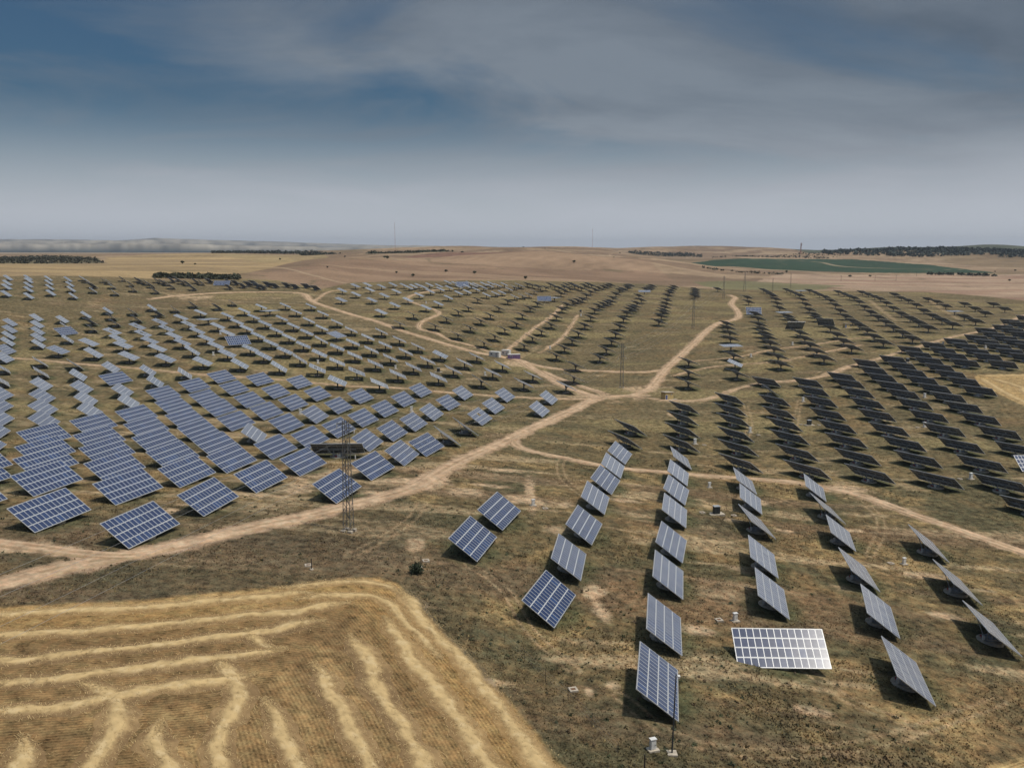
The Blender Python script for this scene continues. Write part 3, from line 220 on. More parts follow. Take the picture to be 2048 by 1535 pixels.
# ------------------------------------------------------------------ mesh helpers
class MB:
    """collects boxes, bars and tubes into one mesh"""
    def __init__(s): s.v=[]; s.f=[]; s.m=[]
    def add(s,v,f,mi=0):
        o=len(s.v); s.v+=[tuple(p) for p in v]; s.f+=[tuple(i+o for i in q) for q in f]; s.m+=[mi]*len(f)
    def box(s,c,d,mi=0,rot=None):
        x,y,z=d[0]/2,d[1]/2,d[2]/2; P=[Vector((i*x,j*y,k*z)) for k in(-1,1) for j in(-1,1) for i in(-1,1)]
        if rot is not None: P=[rot@p for p in P]
        s.add([p+Vector(c) for p in P],[(0,2,3,1),(4,5,7,6),(0,1,5,4),(2,6,7,3),(0,4,6,2),(1,3,7,5)],mi)
    def bar(s,a,b,w,mi=0,h=None):
        a=Vector(a); b=Vector(b); d=b-a; L=d.length
        q=d.to_track_quat('Z','Y').to_matrix(); s.box((a+b)/2,(w,h or w,L),mi,q)
    def tube(s,a,b,r0,r1=None,n=10,mi=0,caps=True):
        r1=r0 if r1 is None else r1; a=Vector(a); b=Vector(b); q=(b-a).to_track_quat('Z','Y').to_matrix(); P=[]
        for p,r in((a,r0),(b,r1)): P+=[p+q@Vector((r*math.cos(6.28319*i/n),r*math.sin(6.28319*i/n),0)) for i in range(n)]
        F=[(i,(i+1)%n,n+(i+1)%n,n+i) for i in range(n)]
        if caps: F+=[tuple(range(n-1,-1,-1)),tuple(range(n,2*n))]
        s.add(P,F,mi)
    def mesh(s,name,mats):
        me=bpy.data.meshes.new(name); me.from_pydata(s.v,[],s.f)
        for m in mats: me.materials.append(m)
        if len(mats)>1: me.polygons.foreach_set('material_index',s.m)
        me.update(); return me
    def build(s,name,mats,parent=None):
        if not isinstance(mats,(list,tuple)): mats=[mats]
        return link(name,s.mesh(name,mats),parent)
def link(name,data,parent=None,loc=None,rot=None):
    o=bpy.data.objects.new(name,data); COL.objects.link(o)
    if parent is not None: o.parent=parent
    if loc is not None: o.location=loc
    if rot is not None: o.rotation_euler=rot
    return o
def tag(o,label=None,cat=None,group=None,kind=None):
    if label: o['label']=label
    if cat: o['category']=cat
    if group: o['group']=group
    if kind: o['kind']=kind
    return o
def np_mesh(name,V,F,mat,cols=None,detail=None,smooth=False):
    """fast mesh from arrays; F is (n,3) or (n,4)"""
    me=bpy.data.meshes.new(name); V=np.asarray(V,np.float32); F=np.asarray(F,np.int32); k=F.shape[1]
    me.vertices.add(len(V)); me.vertices.foreach_set('co',V.ravel())
    me.loops.add(F.size); me.loops.foreach_set('vertex_index',F.ravel())
    me.polygons.add(len(F)); me.polygons.foreach_set('loop_start',np.arange(0,F.size,k,dtype=np.int32))
    if smooth: me.polygons.foreach_set('use_smooth',np.ones(len(F),bool))
    me.update(calc_edges=True); me.materials.append(mat)
    if cols is not None:
        a=me.color_attributes.new('albedo','FLOAT_COLOR','POINT'); c=np.ones((len(V),4),np.float32); c[:,:3]=cols; a.data.foreach_set('color',c.ravel())
    if detail is not None:
        a=me.attributes.new('detail','FLOAT','POINT'); a.data.foreach_set('value',np.asarray(detail,np.float32))
    return me
# ------------------------------------------------------------------ the ground sheet
TRK=[]     # x,y,az,tilt,type,group,row,index
for g,(ty,az,ti,rows) in PLACE.items():
    for ri,row in enumerate(rows):
        for ki,e in enumerate(row):
            TRK.append((e[0],e[1],e[2] if len(e)>2 else az,e[3] if len(e)>3 else ti,ty,g,ri,ki))
DIRT=(.50,.345,.235)
def build_ground():
    a=np.concatenate([np.linspace(-180,-52,22)[:-1],np.linspace(-52,-37,60)[:-1],np.linspace(-37,37,820)[:-1],np.linspace(37,52,60)[:-1],np.linspace(52,180,22)])*math.pi/180
    r=np.concatenate([np.linspace(2,60,20)[:-1],np.geomspace(60,1200,560)[:-1],np.geomspace(1200,4200,150)[:-1],np.geomspace(4200,17000,30)])
    A,RR=np.meshgrid(a,r); X=RR*np.sin(A); Y=RR*np.cos(A); Z=ground(X,Y)
    Z=np.where(RR<14,np.minimum(Z,CAM_Z-40),Z)
    nr,na=X.shape
    # --- colours of the land
    n1=fbm(X,Y,34,1,4); n2=fbm(X,Y,9,5,4); n3=fbm(X,Y,2.6,9,3); st=fbm(X*.16+Y*.02,Y,4.5,21,4); st2=fbm(X*.1-Y*.03,Y,11,31,3)
    c=np.empty((nr,na,3)); c[:]=(.222,.150,.078)
    c=mixc(c,(.140,.108,.060),sstep(.40,.58,n1)*.8)
    c=mixc(c,(.330,.230,.115),sstep(.50,.70,n2)*.75)
    c=mixc(c,(.092,.078,.048),sstep(.50,.70,n3)*.55)
    c=mixc(c,(.092,.084,.050),sstep(.54,.66,fbm(X,Y,14,91,4))*.75)
    c=mixc(c,(.40,.295,.185),sstep(.60,.72,st+.06*sstep(20,-20,X)*sstep(150,220,RR))*.75)
    c=mixc(c,(.185,.118,.08),sstep(.55,.75,st2)*.45)
    far=sstep(210,330,RR); c=mixc(c,(.142,.113,.066),far*(.30+.5*sstep(.35,.6,n2)))
    c=mixc(c,(.26,.205,.105),far*sstep(.55,.68,fbm(X*.5,Y,22,95,3))*.6)
    leftlow=sstep(2,-25,X)*sstep(190,150,RR); c=mixc(c,(.105,.082,.055),leftlow*(.35+.5*n2))
    det=np.ones((nr,na))
    # bare sandy patches
    for (bx,by,sx,sy) in D_BARE:
        d=np.hypot((X-bx)/max(sx,.8),(Y-by)/max(sy,.8)); m=sstep(1.2,.5,d+(n2-.5)*1.7+(n3-.5)*1.0)
        c=mixc(c,(.47,.335,.225),m*.85)
    # greener growth round the trackers, where the tables keep the soil moist
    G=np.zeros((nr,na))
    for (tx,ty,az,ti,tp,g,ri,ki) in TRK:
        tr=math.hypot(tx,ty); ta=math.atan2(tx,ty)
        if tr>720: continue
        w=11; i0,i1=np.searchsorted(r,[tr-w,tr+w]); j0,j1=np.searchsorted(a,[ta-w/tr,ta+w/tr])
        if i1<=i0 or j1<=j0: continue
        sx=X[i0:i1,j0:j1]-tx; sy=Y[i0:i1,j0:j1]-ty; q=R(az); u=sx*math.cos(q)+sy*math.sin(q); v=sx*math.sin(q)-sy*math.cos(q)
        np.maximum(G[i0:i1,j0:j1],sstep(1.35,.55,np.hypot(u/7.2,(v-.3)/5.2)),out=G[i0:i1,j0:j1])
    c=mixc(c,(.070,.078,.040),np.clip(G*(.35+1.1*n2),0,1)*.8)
    # wheel marks of the maintenance cars
    for P in D_WHEEL:
        pl=smooth_line(P,2.0); lo=pl.min(0)-4; hi=pl.max(0)+4; m=(X>lo[0])&(X<hi[0])&(Y>lo[1])&(Y<hi[1])
        if m.any():
            d=np.full(X.shape,1e9); d[m]=seg_dist(X[m],Y[m],[tuple(p) for p in pl]); w_=np.maximum(.28,RR*.0012); k=np.exp(-((d-.85)/w_)**2)*(.3+.9*n2); c=mixc(c,(.40,.285,.18),np.clip(k,0,1)*.75)
    # beyond the solar field
    re=np.interp(A,_ed[:,0],_ed[:,1]); out=sstep(-4,10,RR-re+(n1-.5)*16)
    f1=fbm(X*.35,Y,150,41,3); f2=fbm(X*.25+Y*.1,Y,60,51,3); f3=fbm(X,Y*.6,420,61,2)
    fc=np.empty_like(c); fc[:]=(.285,.198,.130)
    fc=mixc(fc,(.205,.140,.095),sstep(.47,.50,f1)*.85); fc=mixc(fc,(.37,.265,.175),sstep(.54,.57,f2)*.75); fc=mixc(fc,(.20,.145,.085),sstep(.56,.59,f3)*.6)
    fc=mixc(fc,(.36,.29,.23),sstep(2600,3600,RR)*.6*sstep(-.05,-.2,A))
    for k,col,amt in (('tan',(.40,.285,.155),1),('olive',(.33,.25,.135),.7),('brown',(.29,.185,.128),.45),('brown2',(.20,.115,.085),.9),('pink',(.40,.285,.205),.9),('green',(.17,.165,.085),.8),('vine',(.038,.066,.040),1),('scrub',(.085,.085,.05),.8),('scrub2',(.11,.10,.06),.8)):
        P=D_FAR[k]; wx=X+(f1-.5)*26; wy=Y+(f2-.5)*36; m=inpoly(wx,wy,P).astype(float)*amt
        if k=='tan': col2=mixc(np.broadcast_to(np.array(col),c.shape),(.30,.215,.125),sstep(.42,.58,f2)*.85); fc=fc*(1-m[...,None])+col2*m[...,None]
        elif k=='pink': col2=mixc(np.broadcast_to(np.array(col),c.shape),(.30,.185,.135),sstep(.5,.6,fbm(X*.22,Y,48,77,3))*.8); fc=fc*(1-m[...,None])+col2*m[...,None]
        else: fc=mixc(fc,col,m)
    wd=inpoly(X,Y,[(1250,2560),(1700,2300),(2300,2400),(2300,3700),(1050,3700),(1080,3050)]).astype(float); fc=mixc(fc,(.07,.085,.06),wd*.9)
    tl=np.sin((X*.55+Y*.83+30*f2)*.55)*.07*(1-wd)+(fbm(X,Y,45,301,3)-.5)*.45+(fbm(X*.4,Y,14,305,2)-.5)*.22; fc=fc*(1+tl[...,None])
    mg=np.maximum(np.exp(-((f1-.485)/.0035)**2),np.exp(-((f2-.553)/.004)**2)*.8)*(1-wd); fc=mixc(fc,(.13,.11,.065),mg*.65)
    mg2=np.exp(-((f3-.50)/.0028)**2); fc=mixc(fc,(.46,.34,.23),mg2*.7)
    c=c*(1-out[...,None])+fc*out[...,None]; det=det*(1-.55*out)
    RD=np.zeros((nr,na)); SK=np.zeros((nr,na))
    # harvested fields: stubble rows run parallel to the field edge
    for P,near in ((D_STUB,True),(D_STUB2,False),(D_STUB3,True)):
        Q=[tuple(p) for p in P]+([(-90,20),(-160,60)] if P is D_STUB else [])
        m=inpoly(X,Y,Q)
        if not m.any(): continue
        sdist=np.zeros_like(X); sdist[m]=seg_dist(X[m],Y[m],P[1:-1] if near else P[:3]+P[3:])
        k=sstep(0,1.2,sdist+(n3-.5)*.8)*m
        bands=.5+.5*np.sin(sdist*2*math.pi/6.1+1.2)
        sc=np.empty_like(c); sc[:]=(.315,.198,.084); sc=mixc(sc,(.190,.122,.062),sstep(4,15,sdist)*(.45+.7*n1)); sc=mixc(sc,(.45,.30,.14),bands*.4*sstep(.35,.6,n2)); sc=mixc(sc,(.50,.345,.17),np.exp(-((sdist-1.6-(n1-.5)*2)/.7)**2)*.5); RD[m]=sdist[m]; SK=np.maximum(SK,k)
        if P is not D_STUB: sc=mixc(sc,(.50,.35,.175),np.full(X.shape,.55))
        c=c*(1-k[...,None])+sc*k[...,None]; det=det*(1-.25*k)
    # dusty verge of the tracks
    for nm,w,pl in ROADS:
        lo=pl.min(0)-6; hi=pl.max(0)+6; m=(X>lo[0])&(X<hi[0])&(Y>lo[1])&(Y<hi[1])&(RR<1100)
        if not m.any(): continue
        d=np.full(X.shape,1e9); d[m]=seg_dist(X[m],Y[m],[tuple(p) for p in pl[::2]]+[tuple(pl[-1])])
        k=sstep(w+1.3,w-.2,d+(n3-.5)*2.4+(n2-.5)*1.6); c=mixc(c,DIRT,k*.8); det=det*(1-.5*k)
    # low relief of tussocks and clods (kept off the far land)
    rel=((n3-.5)*.16+(n2-.5)*.22)*sstep(420,200,RR)*(1-.7*out); Z=Z+rel-.02
    idx=np.arange(nr*na).reshape(nr,na); F=np.stack([idx[:-1,:-1],idx[:-1,1:],idx[1:,1:],idx[1:,:-1]],-1).reshape(-1,4)[:,::-1]
    me=np_mesh('ground',np.stack([X,Y,Z],-1).reshape(-1,3),F,M['ground'],np.clip(c,0.01,.9).reshape(-1,3),det.ravel(),True)
    for nm_,ar in(('rowdist',RD),('stubble',SK)): at=me.attributes.new(nm_,'FLOAT','POINT'); at.data.foreach_set('value',ar.astype(np.float32).ravel())
    o=link('ground',me); tag(o,kind='structure')
    return a,r,c
GA,GR,GC=build_ground()
def ground_col(x,y):
    i=np.clip(np.searchsorted(GR,np.hypot(x,y)),0,len(GR)-1); j=np.clip(np.searchsorted(GA,np.arctan2(x,y)),0,len(GA)-1); return GC[i,j]
# ------------------------------------------------------------------ dirt roads and tracks
_rk=[0]
def build_road(nm,w,pl):
    _rk[0]+=1
    d=np.gradient(pl,axis=0); d/=np.hypot(d[:,0],d[:,1])[:,None]+1e-9; nrm=np.stack([d[:,1],-d[:,0]],1)
    t=np.linspace(-1,1,13); narrow=w<1.5
    s=np.r_[0,np.cumsum(np.hypot(*np.diff(pl,axis=0).T))]
    wl=w*(1.05+.35*(fbm(s,s*0+3,7,3)-.5)*2); wr=w*(1.05+.35*(fbm(s,s*0+9,7,8)-.5)*2)
    taper=np.clip(np.minimum(s,s[-1]-s)/6,.35,1); wl*=taper; wr*=taper
    off=np.where(t[None]<0,t[None]*wl[:,None],t[None]*wr[:,None])
    X=pl[:,:1]+nrm[:,:1]*off; Y=pl[:,1:]+nrm[:,1:]*off; RR=np.hypot(X,Y)
    Z=ground(X,Y)+.06+.012*_rk[0]+RR*.00022-np.where(np.abs(t)>.95,.30,np.where(np.abs(t)>.8,.06,0))[None]
    n=fbm(X,Y,3.5,71,3); n2=fbm(X,Y,.9,75,2); c=np.empty((*X.shape,3)); c[:]=DIRT
    c=mixc(c,(.40,.265,.175),sstep(.4,.65,n)*.6); c=mixc(c,(.60,.45,.33),sstep(.55,.75,n2)*.45)
    rut=np.exp(-((np.abs(off)-.85)/.32)**2); c=mixc(c,(.60,.43,.30),rut*.5)
    mid=np.exp(-(off/.38)**2)*((.75 if narrow else .35)*sstep(.35,.6,n)); c=mixc(c,(.20,.15,.075),np.clip(mid,0,1))
    edge=sstep(.62,.98,np.abs(t))[None]*(.3+.7*n); c=mixc(c,(.26,.19,.105),np.clip(edge,0,1)*.8)
    m,k=X.shape; idx=np.arange(m*k).reshape(m,k); F=np.stack([idx[:-1,:-1],idx[1:,:-1],idx[1:,1:],idx[:-1,1:]],-1).reshape(-1,4)[:,::-1]
    V=np.stack([X,Y,Z],-1).reshape(-1,3); q=F[0]; 
    nz=np.cross(V[q[1]]-V[q[0]],V[q[2]]-V[q[0]])[2]
    if nz<0: F=F[:,::-1]
    o=link('dirt_road' if w>1.5 else 'dirt_path',np_mesh('dirt_road',V,F,M['road'],c.reshape(-1,3),np.full(m*k,.8),True)); tag(o,kind='structure')
for rd in ROADS: build_road(*rd)
# ------------------------------------------------------------------ far hills, woods and trees
def ridge(name,pts,base,dist,depth,col,seed,rough=.25):
    """a range of tableland seen far off: pts = (bearing as x/y, crest height above the camera)"""
    b=np.array(pts); t=np.linspace(b[0,0],b[-1,0],900); h=np.interp(t,b[:,0],b[:,1]); n=fbm(t*26,t*0,1,seed,4)-.5; h=h+n*rough*np.maximum(h-base,8)
    prof=[(0,0),(.10,.12),(.22,.30),(.30,.78),(.34,.97),(.6,1),(1,.9)]
    X=[];Y=[];Z=[];C=[]
    for p,q in prof:
        dd=dist+depth*p+(fbm(t*30,t*0+p*1.5,1,seed+7,3)-.5)*depth*.45
        X.append(t*dd); Y.append(dd); Z.append(CAM_Z+base+(h-base)*q)
        k=fbm(t*70+p*37,t*0+p*50,1,seed+3,4)[:,None]; cc=np.array(col)*.38*(.6+.8*k)
        if .28<p<.35: cc=np.array((.34,.30,.24))*(.35+1.3*k)
        elif p<.25: cc=np.array((.03,.04,.035))*(.3+1.4*k)
        C.append(cc)
    X=np.array(X);Y=np.array(Y);Z=np.array(Z);C=np.array(C); m,k=X.shape; idx=np.arange(m*k).reshape(m,k)
    F=np.stack([idx[:-1,:-1],idx[:-1,1:],idx[1:,1:],idx[1:,:-1]],-1).reshape(-1,4)
    o=link(name,np_mesh(name,np.stack([X,Y,Z],-1).reshape(-1,3),F,M['ground'],C.reshape(-1,3),np.full(m*k,.05))); tag(o,kind='structure')
def px(p): return (p-1024)/1760
def hh(y,d): return (502-y)/1760*d
ridge('far_hills',[(px(a),hh(y,9000)) for a,y in ((-300,487),(0,486),(200,485),(330,487),(380,488),(520,489),(630,491),(680,502),(720,508))],-40,9000,1500,(.24,.20,.14),3)
ridge('far_hills',[(px(a),hh(y,11500)) for a,y in ((-300,481),(0,481),(200,480),(375,480),(390,486),(560,492),(640,498))],-40,11500,1500,(.24,.21,.16),5)
ridge('far_hills',[(px(a),hh(y,10500)) for a,y in ((480,506),(650,495),(720,491),(760,488),(800,492),(830,489),(900,494),(1000,495),(1100,497),(1180,494),(1250,500),(1330,506))],-40,10500,1500,(.22,.19,.15),9)
ridge('far_hills',[(px(a),hh(y,14500)) for a,y in ((-400,478),(-100,479),(100,477),(250,480),(320,475),(420,479),(560,483),(700,488),(900,492),(1200,495),(1500,499))],-40,14500,1500,(.25,.23,.2),12,.1)
rng=np.random.default_rng(5)
def leaf_cloud(n,rx,rz,size,seed,cz=0,flat=1.0):
    """n small leaf-clump faces through an uneven crown"""
    g=np.random.default_rng(seed); th=g.uniform(0,6.283,n); u=g.uniform(-1,1,n); rad=g.uniform(.25,1,n)**.5*(.72+.5*g.random(n))
    lob=1+.28*np.sin(th*3+seed)+.2*np.sin(th*5+2*seed+u*3)
    P=np.stack([np.cos(th)*np.sqrt(1-u*u)*rx*rad*lob,np.sin(th)*np.sqrt(1-u*u)*rx*rad*lob,u*rz*rad+cz],1)
    a=g.normal(size=(n,3)); a/=np.linalg.norm(a,axis=1)[:,None]; b=np.cross(a,g.normal(size=(n,3))); b/=np.linalg.norm(b,axis=1)[:,None]
    s=size*g.uniform(.6,1.3,(n,1)); V=np.stack([P-a*s-b*s*.6,P+a*s-b*s*.6,P+a*s*.7+b*s,P-a*s*.7+b*s],1).reshape(-1,3)
    F=np.arange(n*4).reshape(n,4); return V,F,np.repeat(g.uniform(.6,1.35,n),4)
def tree_mesh(seed,n=110,col=(.050,.062,.030)):
    V,F,k=leaf_cloud(n,1.0,.8,.26,seed,1.25); return np_mesh('crown',V,F,M['leaf'],np.array(col)*k[:,None])
CROWN=[tree_mesh(3),tree_mesh(8),tree_mesh(13)]
tb=MB(); tb.tube((0,0,-.3),(0,0,.9),.14,.09,8); tb.tube((0,0,.8),(.25,.1,1.3),.08,.04,6); tb.tube((0,0,.8),(-.2,-.12,1.35),.08,.04,6); TRUNK=tb.mesh('trunk',[M['bark']])
for i,(x,y) in enumerate(D_TREES):
    t=link('tree',None,loc=(x,y,gz(x,y))); s=rng.uniform(1.1,2.3); t.scale=(s*rng.uniform(.9,1.3),s,s*rng.uniform(.8,1.05)); t.rotation_euler[2]=rng.uniform(0,6)
    link('trunk',TRUNK,t); link('crown',CROWN[i%3],t)
    tag(t,'small dark round tree standing alone in the brown fields beyond the trackers','tree','lone trees in the far fields')
def clump_mass(name,label,cat,pts,h,size,seed,col,per=14,as_stuff=True):
    """a belt of wood or scrub that reads as one mass"""
    Vs=[];Fs=[];Cs=[];o=0; g=np.random.default_rng(seed)
    for k,(x,y) in enumerate(pts):
        s=h*g.uniform(.65,1.25); V,F,c=leaf_cloud(per,s*.95,s*.55,s*.34,seed+k,s*.45); V=V+np.array((x,y,gz_fast(x,y)))
        Vs.append(V);Fs.append(F+o);o+=len(V);Cs.append(c[:,None]*np.array(col)*g.uniform(.8,1.2))
    ob=link(name,np_mesh(name,np.concatenate(Vs),np.concatenate(Fs),M['leaf'],np.concatenate(Cs)))
    return tag(ob,label,cat,None,'stuff' if as_stuff else None)
_gx=np.geomspace(60,4500,500); _ga=np.linspace(-.8,.8,400); _GG=ground(np.outer(_gx,np.sin(_ga)),np.outer(_gx,np.cos(_ga)))
def gz_fast(x,y):
    r=min(max(math.hypot(x,y),60),4490); a=min(max(math.atan2(x,y),-.79),.79); i=(math.log(r/60)/math.log(75))*499; j=(a+.8)/1.6*399
    i0,j0=int(i),int(j); fi,fj=i-i0,j-j0; i1,j1=min(i0+1,499),min(j0+1,399)
    return float((_GG[i0,j0]*(1-fj)+_GG[i0,j1]*fj)*(1-fi)+(_GG[i1,j0]*(1-fj)+_GG[i1,j1]*fj)*fi)
def scatter(P,n,seed):
    g=np.random.default_rng(seed); P=np.array(P); lo=P.min(0);hi=P.max(0); o=[]
    while len(o)<n:
        q=g.uniform(lo,hi,(n*4,2)); m=inpoly(q[:,0],q[:,1],[tuple(p) for p in P]); o+=list(map(tuple,q[m]))
        if not m.any(): break
    return o[:n]
def band(p0,p1,d0,d1,n,seed):
    """points between two bearings (photo columns) and two distances"""
    g=np.random.default_rng(seed); t=np.arctan(px(g.uniform(p0,p1,n))); r=g.uniform(d0,d1,n)/1.0; return list(zip(r*np.sin(t),r*np.cos(t)))
clump_mass('scrub_wood','dark low scrub wood on the tan hillside at the left edge','scrub',scatter(D_FAR['scrub2'],900,31),2.6,1,31,(.060,.058,.036),10)
clump_mass('scrub_wood','dark scrub spreading down the hollow on the middle ridge','scrub',scatter(D_FAR['scrub'],800,33),3.6,1,33,(.058,.062,.036),10)
clump_mass('pine_wood','dark green wooded hill on the skyline at the right edge','wood',band(1640,2250,2750,3500,2600,35),8,1,35,(.034,.047,.034),9)
clump_mass('treeline','thin dark tree line along the skyline of the middle ridge','trees',band(430,905,2190,2330,620,37),5.0,1,37,(.040,.048,.032),9)
clump_mass('treeline','short dark tree line on the skyline right of the middle','trees',band(1255,1400,2950,3050,240,39),5,1,39,(.045,.052,.038),9)
clump_mass('hedge','bushy dark green hedge behind the far rows of low trackers',"hedge",band(312,482,838,872,330,41),2.7,1,41,(.058,.062,.034),14)
clump_mass('orchard','rows of small dark orchard trees on the far right slope','orchard',[(x,y) for q in range(7) for (x,y) in band(1420+q*22,1640+q*14,2560+q*55,2572+q*55,46,43+q)],3.2,1,43,(.05,.055,.035),7)
clump_mass('treeline','dotted dark bushes along the far edge of the pale field','trees',band(1850,1985,1690,1730,60,55),4,1,55,(.045,.05,.03),9)
clump_mass('scrub_belt','small dark scrub belt on the hillside left of the skyline tree line','scrub',band(606,656,1850,1890,50,57),4,1,57,(.055,.06,.036),9)
clump_mass('scrub_belt','curved dark scrub belt on the brown hill right of centre','scrub',[(px(1078+36*t)*(2150-240*t*t),2150-240*t*t) for t in np.linspace(0,1,34)],4,1,59,(.055,.06,.036),9)
clump_mass('scrub_belt','thin dark bushes along the field edge above the right pole block','scrub',band(1400,1560,1480,1500,46,61),3,1,61,(.06,.062,.036),8)
# ------------------------------------------------------------------ solar modules
def module_mb(mb,cx,cy,w,l,fr=.045,th=.05,mats=(0,1,2)):
    x0,x1,y0,y1=cx-w/2,cx+w/2,cy-l/2,cy+l/2; z=th/2; a=[(x0,y0),(x1,y0),(x1,y1),(x0,y1)]; b=[(x0+fr,y0+fr),(x1-fr,y0+fr),(x1-fr,y1-fr),(x0+fr,y1-fr)]
    V=[(*p,-z) for p in a]+[(*p,z) for p in a]+[(*p,z) for p in b]
    mb.add(V,[(4+i,4+(i+1)%4,8+(i+1)%4,8+i) for i in range(4)]+[(i,(i+1)%4,4+(i+1)%4,4+i) for i in range(4)],mats[1])
    mb.add([(*p,z-.006) for p in b],[(0,1,2,3)],mats[0]); mb.add([(*p,-z) for p in a],[(3,2,1,0)],mats[2])
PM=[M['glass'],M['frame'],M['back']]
KA=dict(nx=13,ny=4,px=1.0,py=1.5365,w=.985,l=1.455); KB=dict(nx=11,ny=4,px=1.045,py=1.85,w=1.03,l=1.79)
def spots(K,skip=()):
    return [((i-(K['nx']-1)/2)*K['px'],(j-(K['ny']-1)/2)*K['py']) for j in range(K['ny']) for i in range(K['nx']) if (i,j) not in skip]
def modules_mesh(K,skip=()):
    b=MB()
    for x,y in spots(K,skip): module_mb(b,x,y,K['w'],K['l'])
    return b.mesh('modules',PM)
def one_module(K):
    b=MB(); module_mb(b,0,0,K['w'],K['l']); return b.mesh('module',PM)
def table_mesh(K,light=True):
    """rails between the module rows, cross bars and the main beam under them"""
    b=MB(); W=K['nx']*K['px']; H=K['ny']*K['py']
    for j in range(1,K['ny']): b.box((0,(j-K['ny']/2)*K['py'],-.035),(W-.02,.16,.05),0)
    for s in(-1,1): b.box((0,s*(H/2-.45),-.075),(W-.1,.09,.09),1)
    for i in(-2,-1,0,1,2): b.box((i*W/5.2,0,-.17),(.10,H-.5,.10),1)
    b.box((0,0,-.33),(W*.72,.22,.22),1)
    for s in(-1,1): b.box((0,s*(H/2+.02),-.01),(W+.1,.05,.11),0); b.box((s*(W/2+.03),0,-.01),(.05,H-.02,.11),0)
    return b.mesh('panel_table',[M['rail'],M['steel']])
TA,TB=table_mesh(KA),table_mesh(KB); MA,MBm=modules_mesh(KA),modules_mesh(KB)
MB_SPLIT=modules_mesh(KB,{(5,1),(5,2),(4,2),(6,2)}); MA_GAP=modules_mesh(KA,{(6,2),(7,2)}); ONE_A=one_module(KA)
HUB={'A':2.3,'B':3.3}
def ring_mesh(r,h,n=28,hole=.55):
    b=MB(); P=[]
    for (rr,z) in((r*1.02,-.9),(r*1.02,h*.7),(r,h),(r*hole,h),(r*hole,h*.55)): P+=[(rr*math.cos(6.28319*i/n),rr*math.sin(6.28319*i/n),z) for i in range(n)]
    F=[(k*n+i,k*n+(i+1)%n,(k+1)*n+(i+1)%n,(k+1)*n+i) for k in range(4) for i in range(n)]+[tuple(4*n+i for i in range(n))]
    b.add(P,F); return b.mesh('base_ring',[M['concrete']])
RING_A=ring_mesh(2.05,.30); DISC_B=ring_mesh(1.6,.22,24,.3)
b=MB(); b.tube((0,0,.2),(0,0,.5),1.05,1.05,20); b.box((0,0,.62),(2.6,.25,.25)); b.box((0,.75,.58),(2.2,.18,.18)); b.box((0,-.75,.58),(2.2,.18,.18)); b.box((-1,0,.58),(.18,1.7,.18)); b.box((1,0,.58),(.18,1.7,.18)); TURN_A=b.mesh('turntable',[M['steel']])
def strut(a,c,w=.11): 
    b=MB(); b.bar(a,c,w); return b.mesh('support_strut',[M['steel']])
ct,sn=math.cos(R(36)),math.sin(R(36))
def tp(x,v,o=-.3): return (x,v*ct-o*-sn*0+(-o)*0- o*-0 + 0, HUB['A']+v*sn+o)      # point just under the table
ST_A=[strut((s*1.0,.8,.6),tp(s*2.9,1.7)) for s in(-1,1)]+[strut((s*1.0,-.75,.6),tp(s*2.9,-1.25)) for s in(-1,1)]+[strut((s*1.0,.0,.62),tp(s*1.1,.0),.14) for s in(-1,1)]
b=MB(); b.box((-.62,1.25,.78),(.46,.34,.62)); b.box((-.62,1.25,.42),(.2,.2,.2)); b.box((-.62,1.43,.80),(.30,.02,.40)); CAB_A=b.mesh('control_cabinet',[M['white']])
b=MB(); b.tube((.18,1.22,.52),(.62,1.30,.60),.17,.15,12); b.box((.14,1.2,.5),(.22,.26,.3)); MOT_A=b.mesh('drive_motor',[M['red']])
b=MB(); b.tube((0,0,-.6),(0,0,2.2),.34,.27,14); b.tube((0,0,2.2),(0,0,2.75),.42,.42,14); COL_B=b.mesh('column',[M['darksteel']])
def v_strut(s):
    b=MB(); b.bar((s*.25,0,1.75),(s*2.6,.0,HUB['B']-.36),.15); b.bar((s*.2,-.25,2.1),(s*1.3,-.05,HUB['B']-.36),.10); b.bar((s*.2,.25,2.1),(s*1.3,.05,HUB['B']-.36),.10); return b.mesh('support_strut',[M['darksteel']])
ST_B=[v_strut(-1),v_strut(1)]
b=MB(); b.box((.55,.1,1.2),(.4,.3,.6)); CAB_B=b.mesh('control_cabinet',[M['white']])
b=MB(); b.tube((0,0,2.6),(0,0,HUB['B']-.2),.22,.22,10); b.box((0,0,HUB['B']-.42),(5.6,.24,.24)); HEAD_B=b.mesh('yaw_head',[M['darksteel']])
def joined(name,parts):
    """one mesh from (mesh, matrix) pairs, keeping materials"""
    mats=[];b=MB()
    for me,mx in parts:
        for m in me.materials:
            if m not in mats: mats.append(m)
        b.add([mx@v.co for v in me.vertices],[tuple(p.vertices) for p in me.polygons])
        b.m[-len(me.polygons):]=[mats.index(me.materials[p.material_index]) for p in me.polygons]
    return b.mesh(name,mats)
_I=Matrix.Identity(4); _cache={}
def far_mesh(ty,tilt):
    k=(ty,round(tilt))
    if k not in _cache:
        T=Matrix.Translation((0,0,HUB[ty]))@Matrix.Rotation(R(tilt),4,'X')
        _cache[k]=joined('far_tracker',([(MA,T),(TA,T),(RING_A,_I),(TURN_A,_I)]+[(m,_I) for m in ST_A]) if ty=='A' else [(MBm,T),(TB,T),(DISC_B,_I),(COL_B,_I),(HEAD_B,_I)]+[(m,_I) for m in ST_B])
    return _cache[k]
ORD=['first','second','third','fourth','fifth','sixth','seventh','eighth','ninth','tenth','eleventh','twelfth','thirteenth','fourteenth','fifteenth','sixteenth','seventeenth','eighteenth','nineteenth','twentieth']
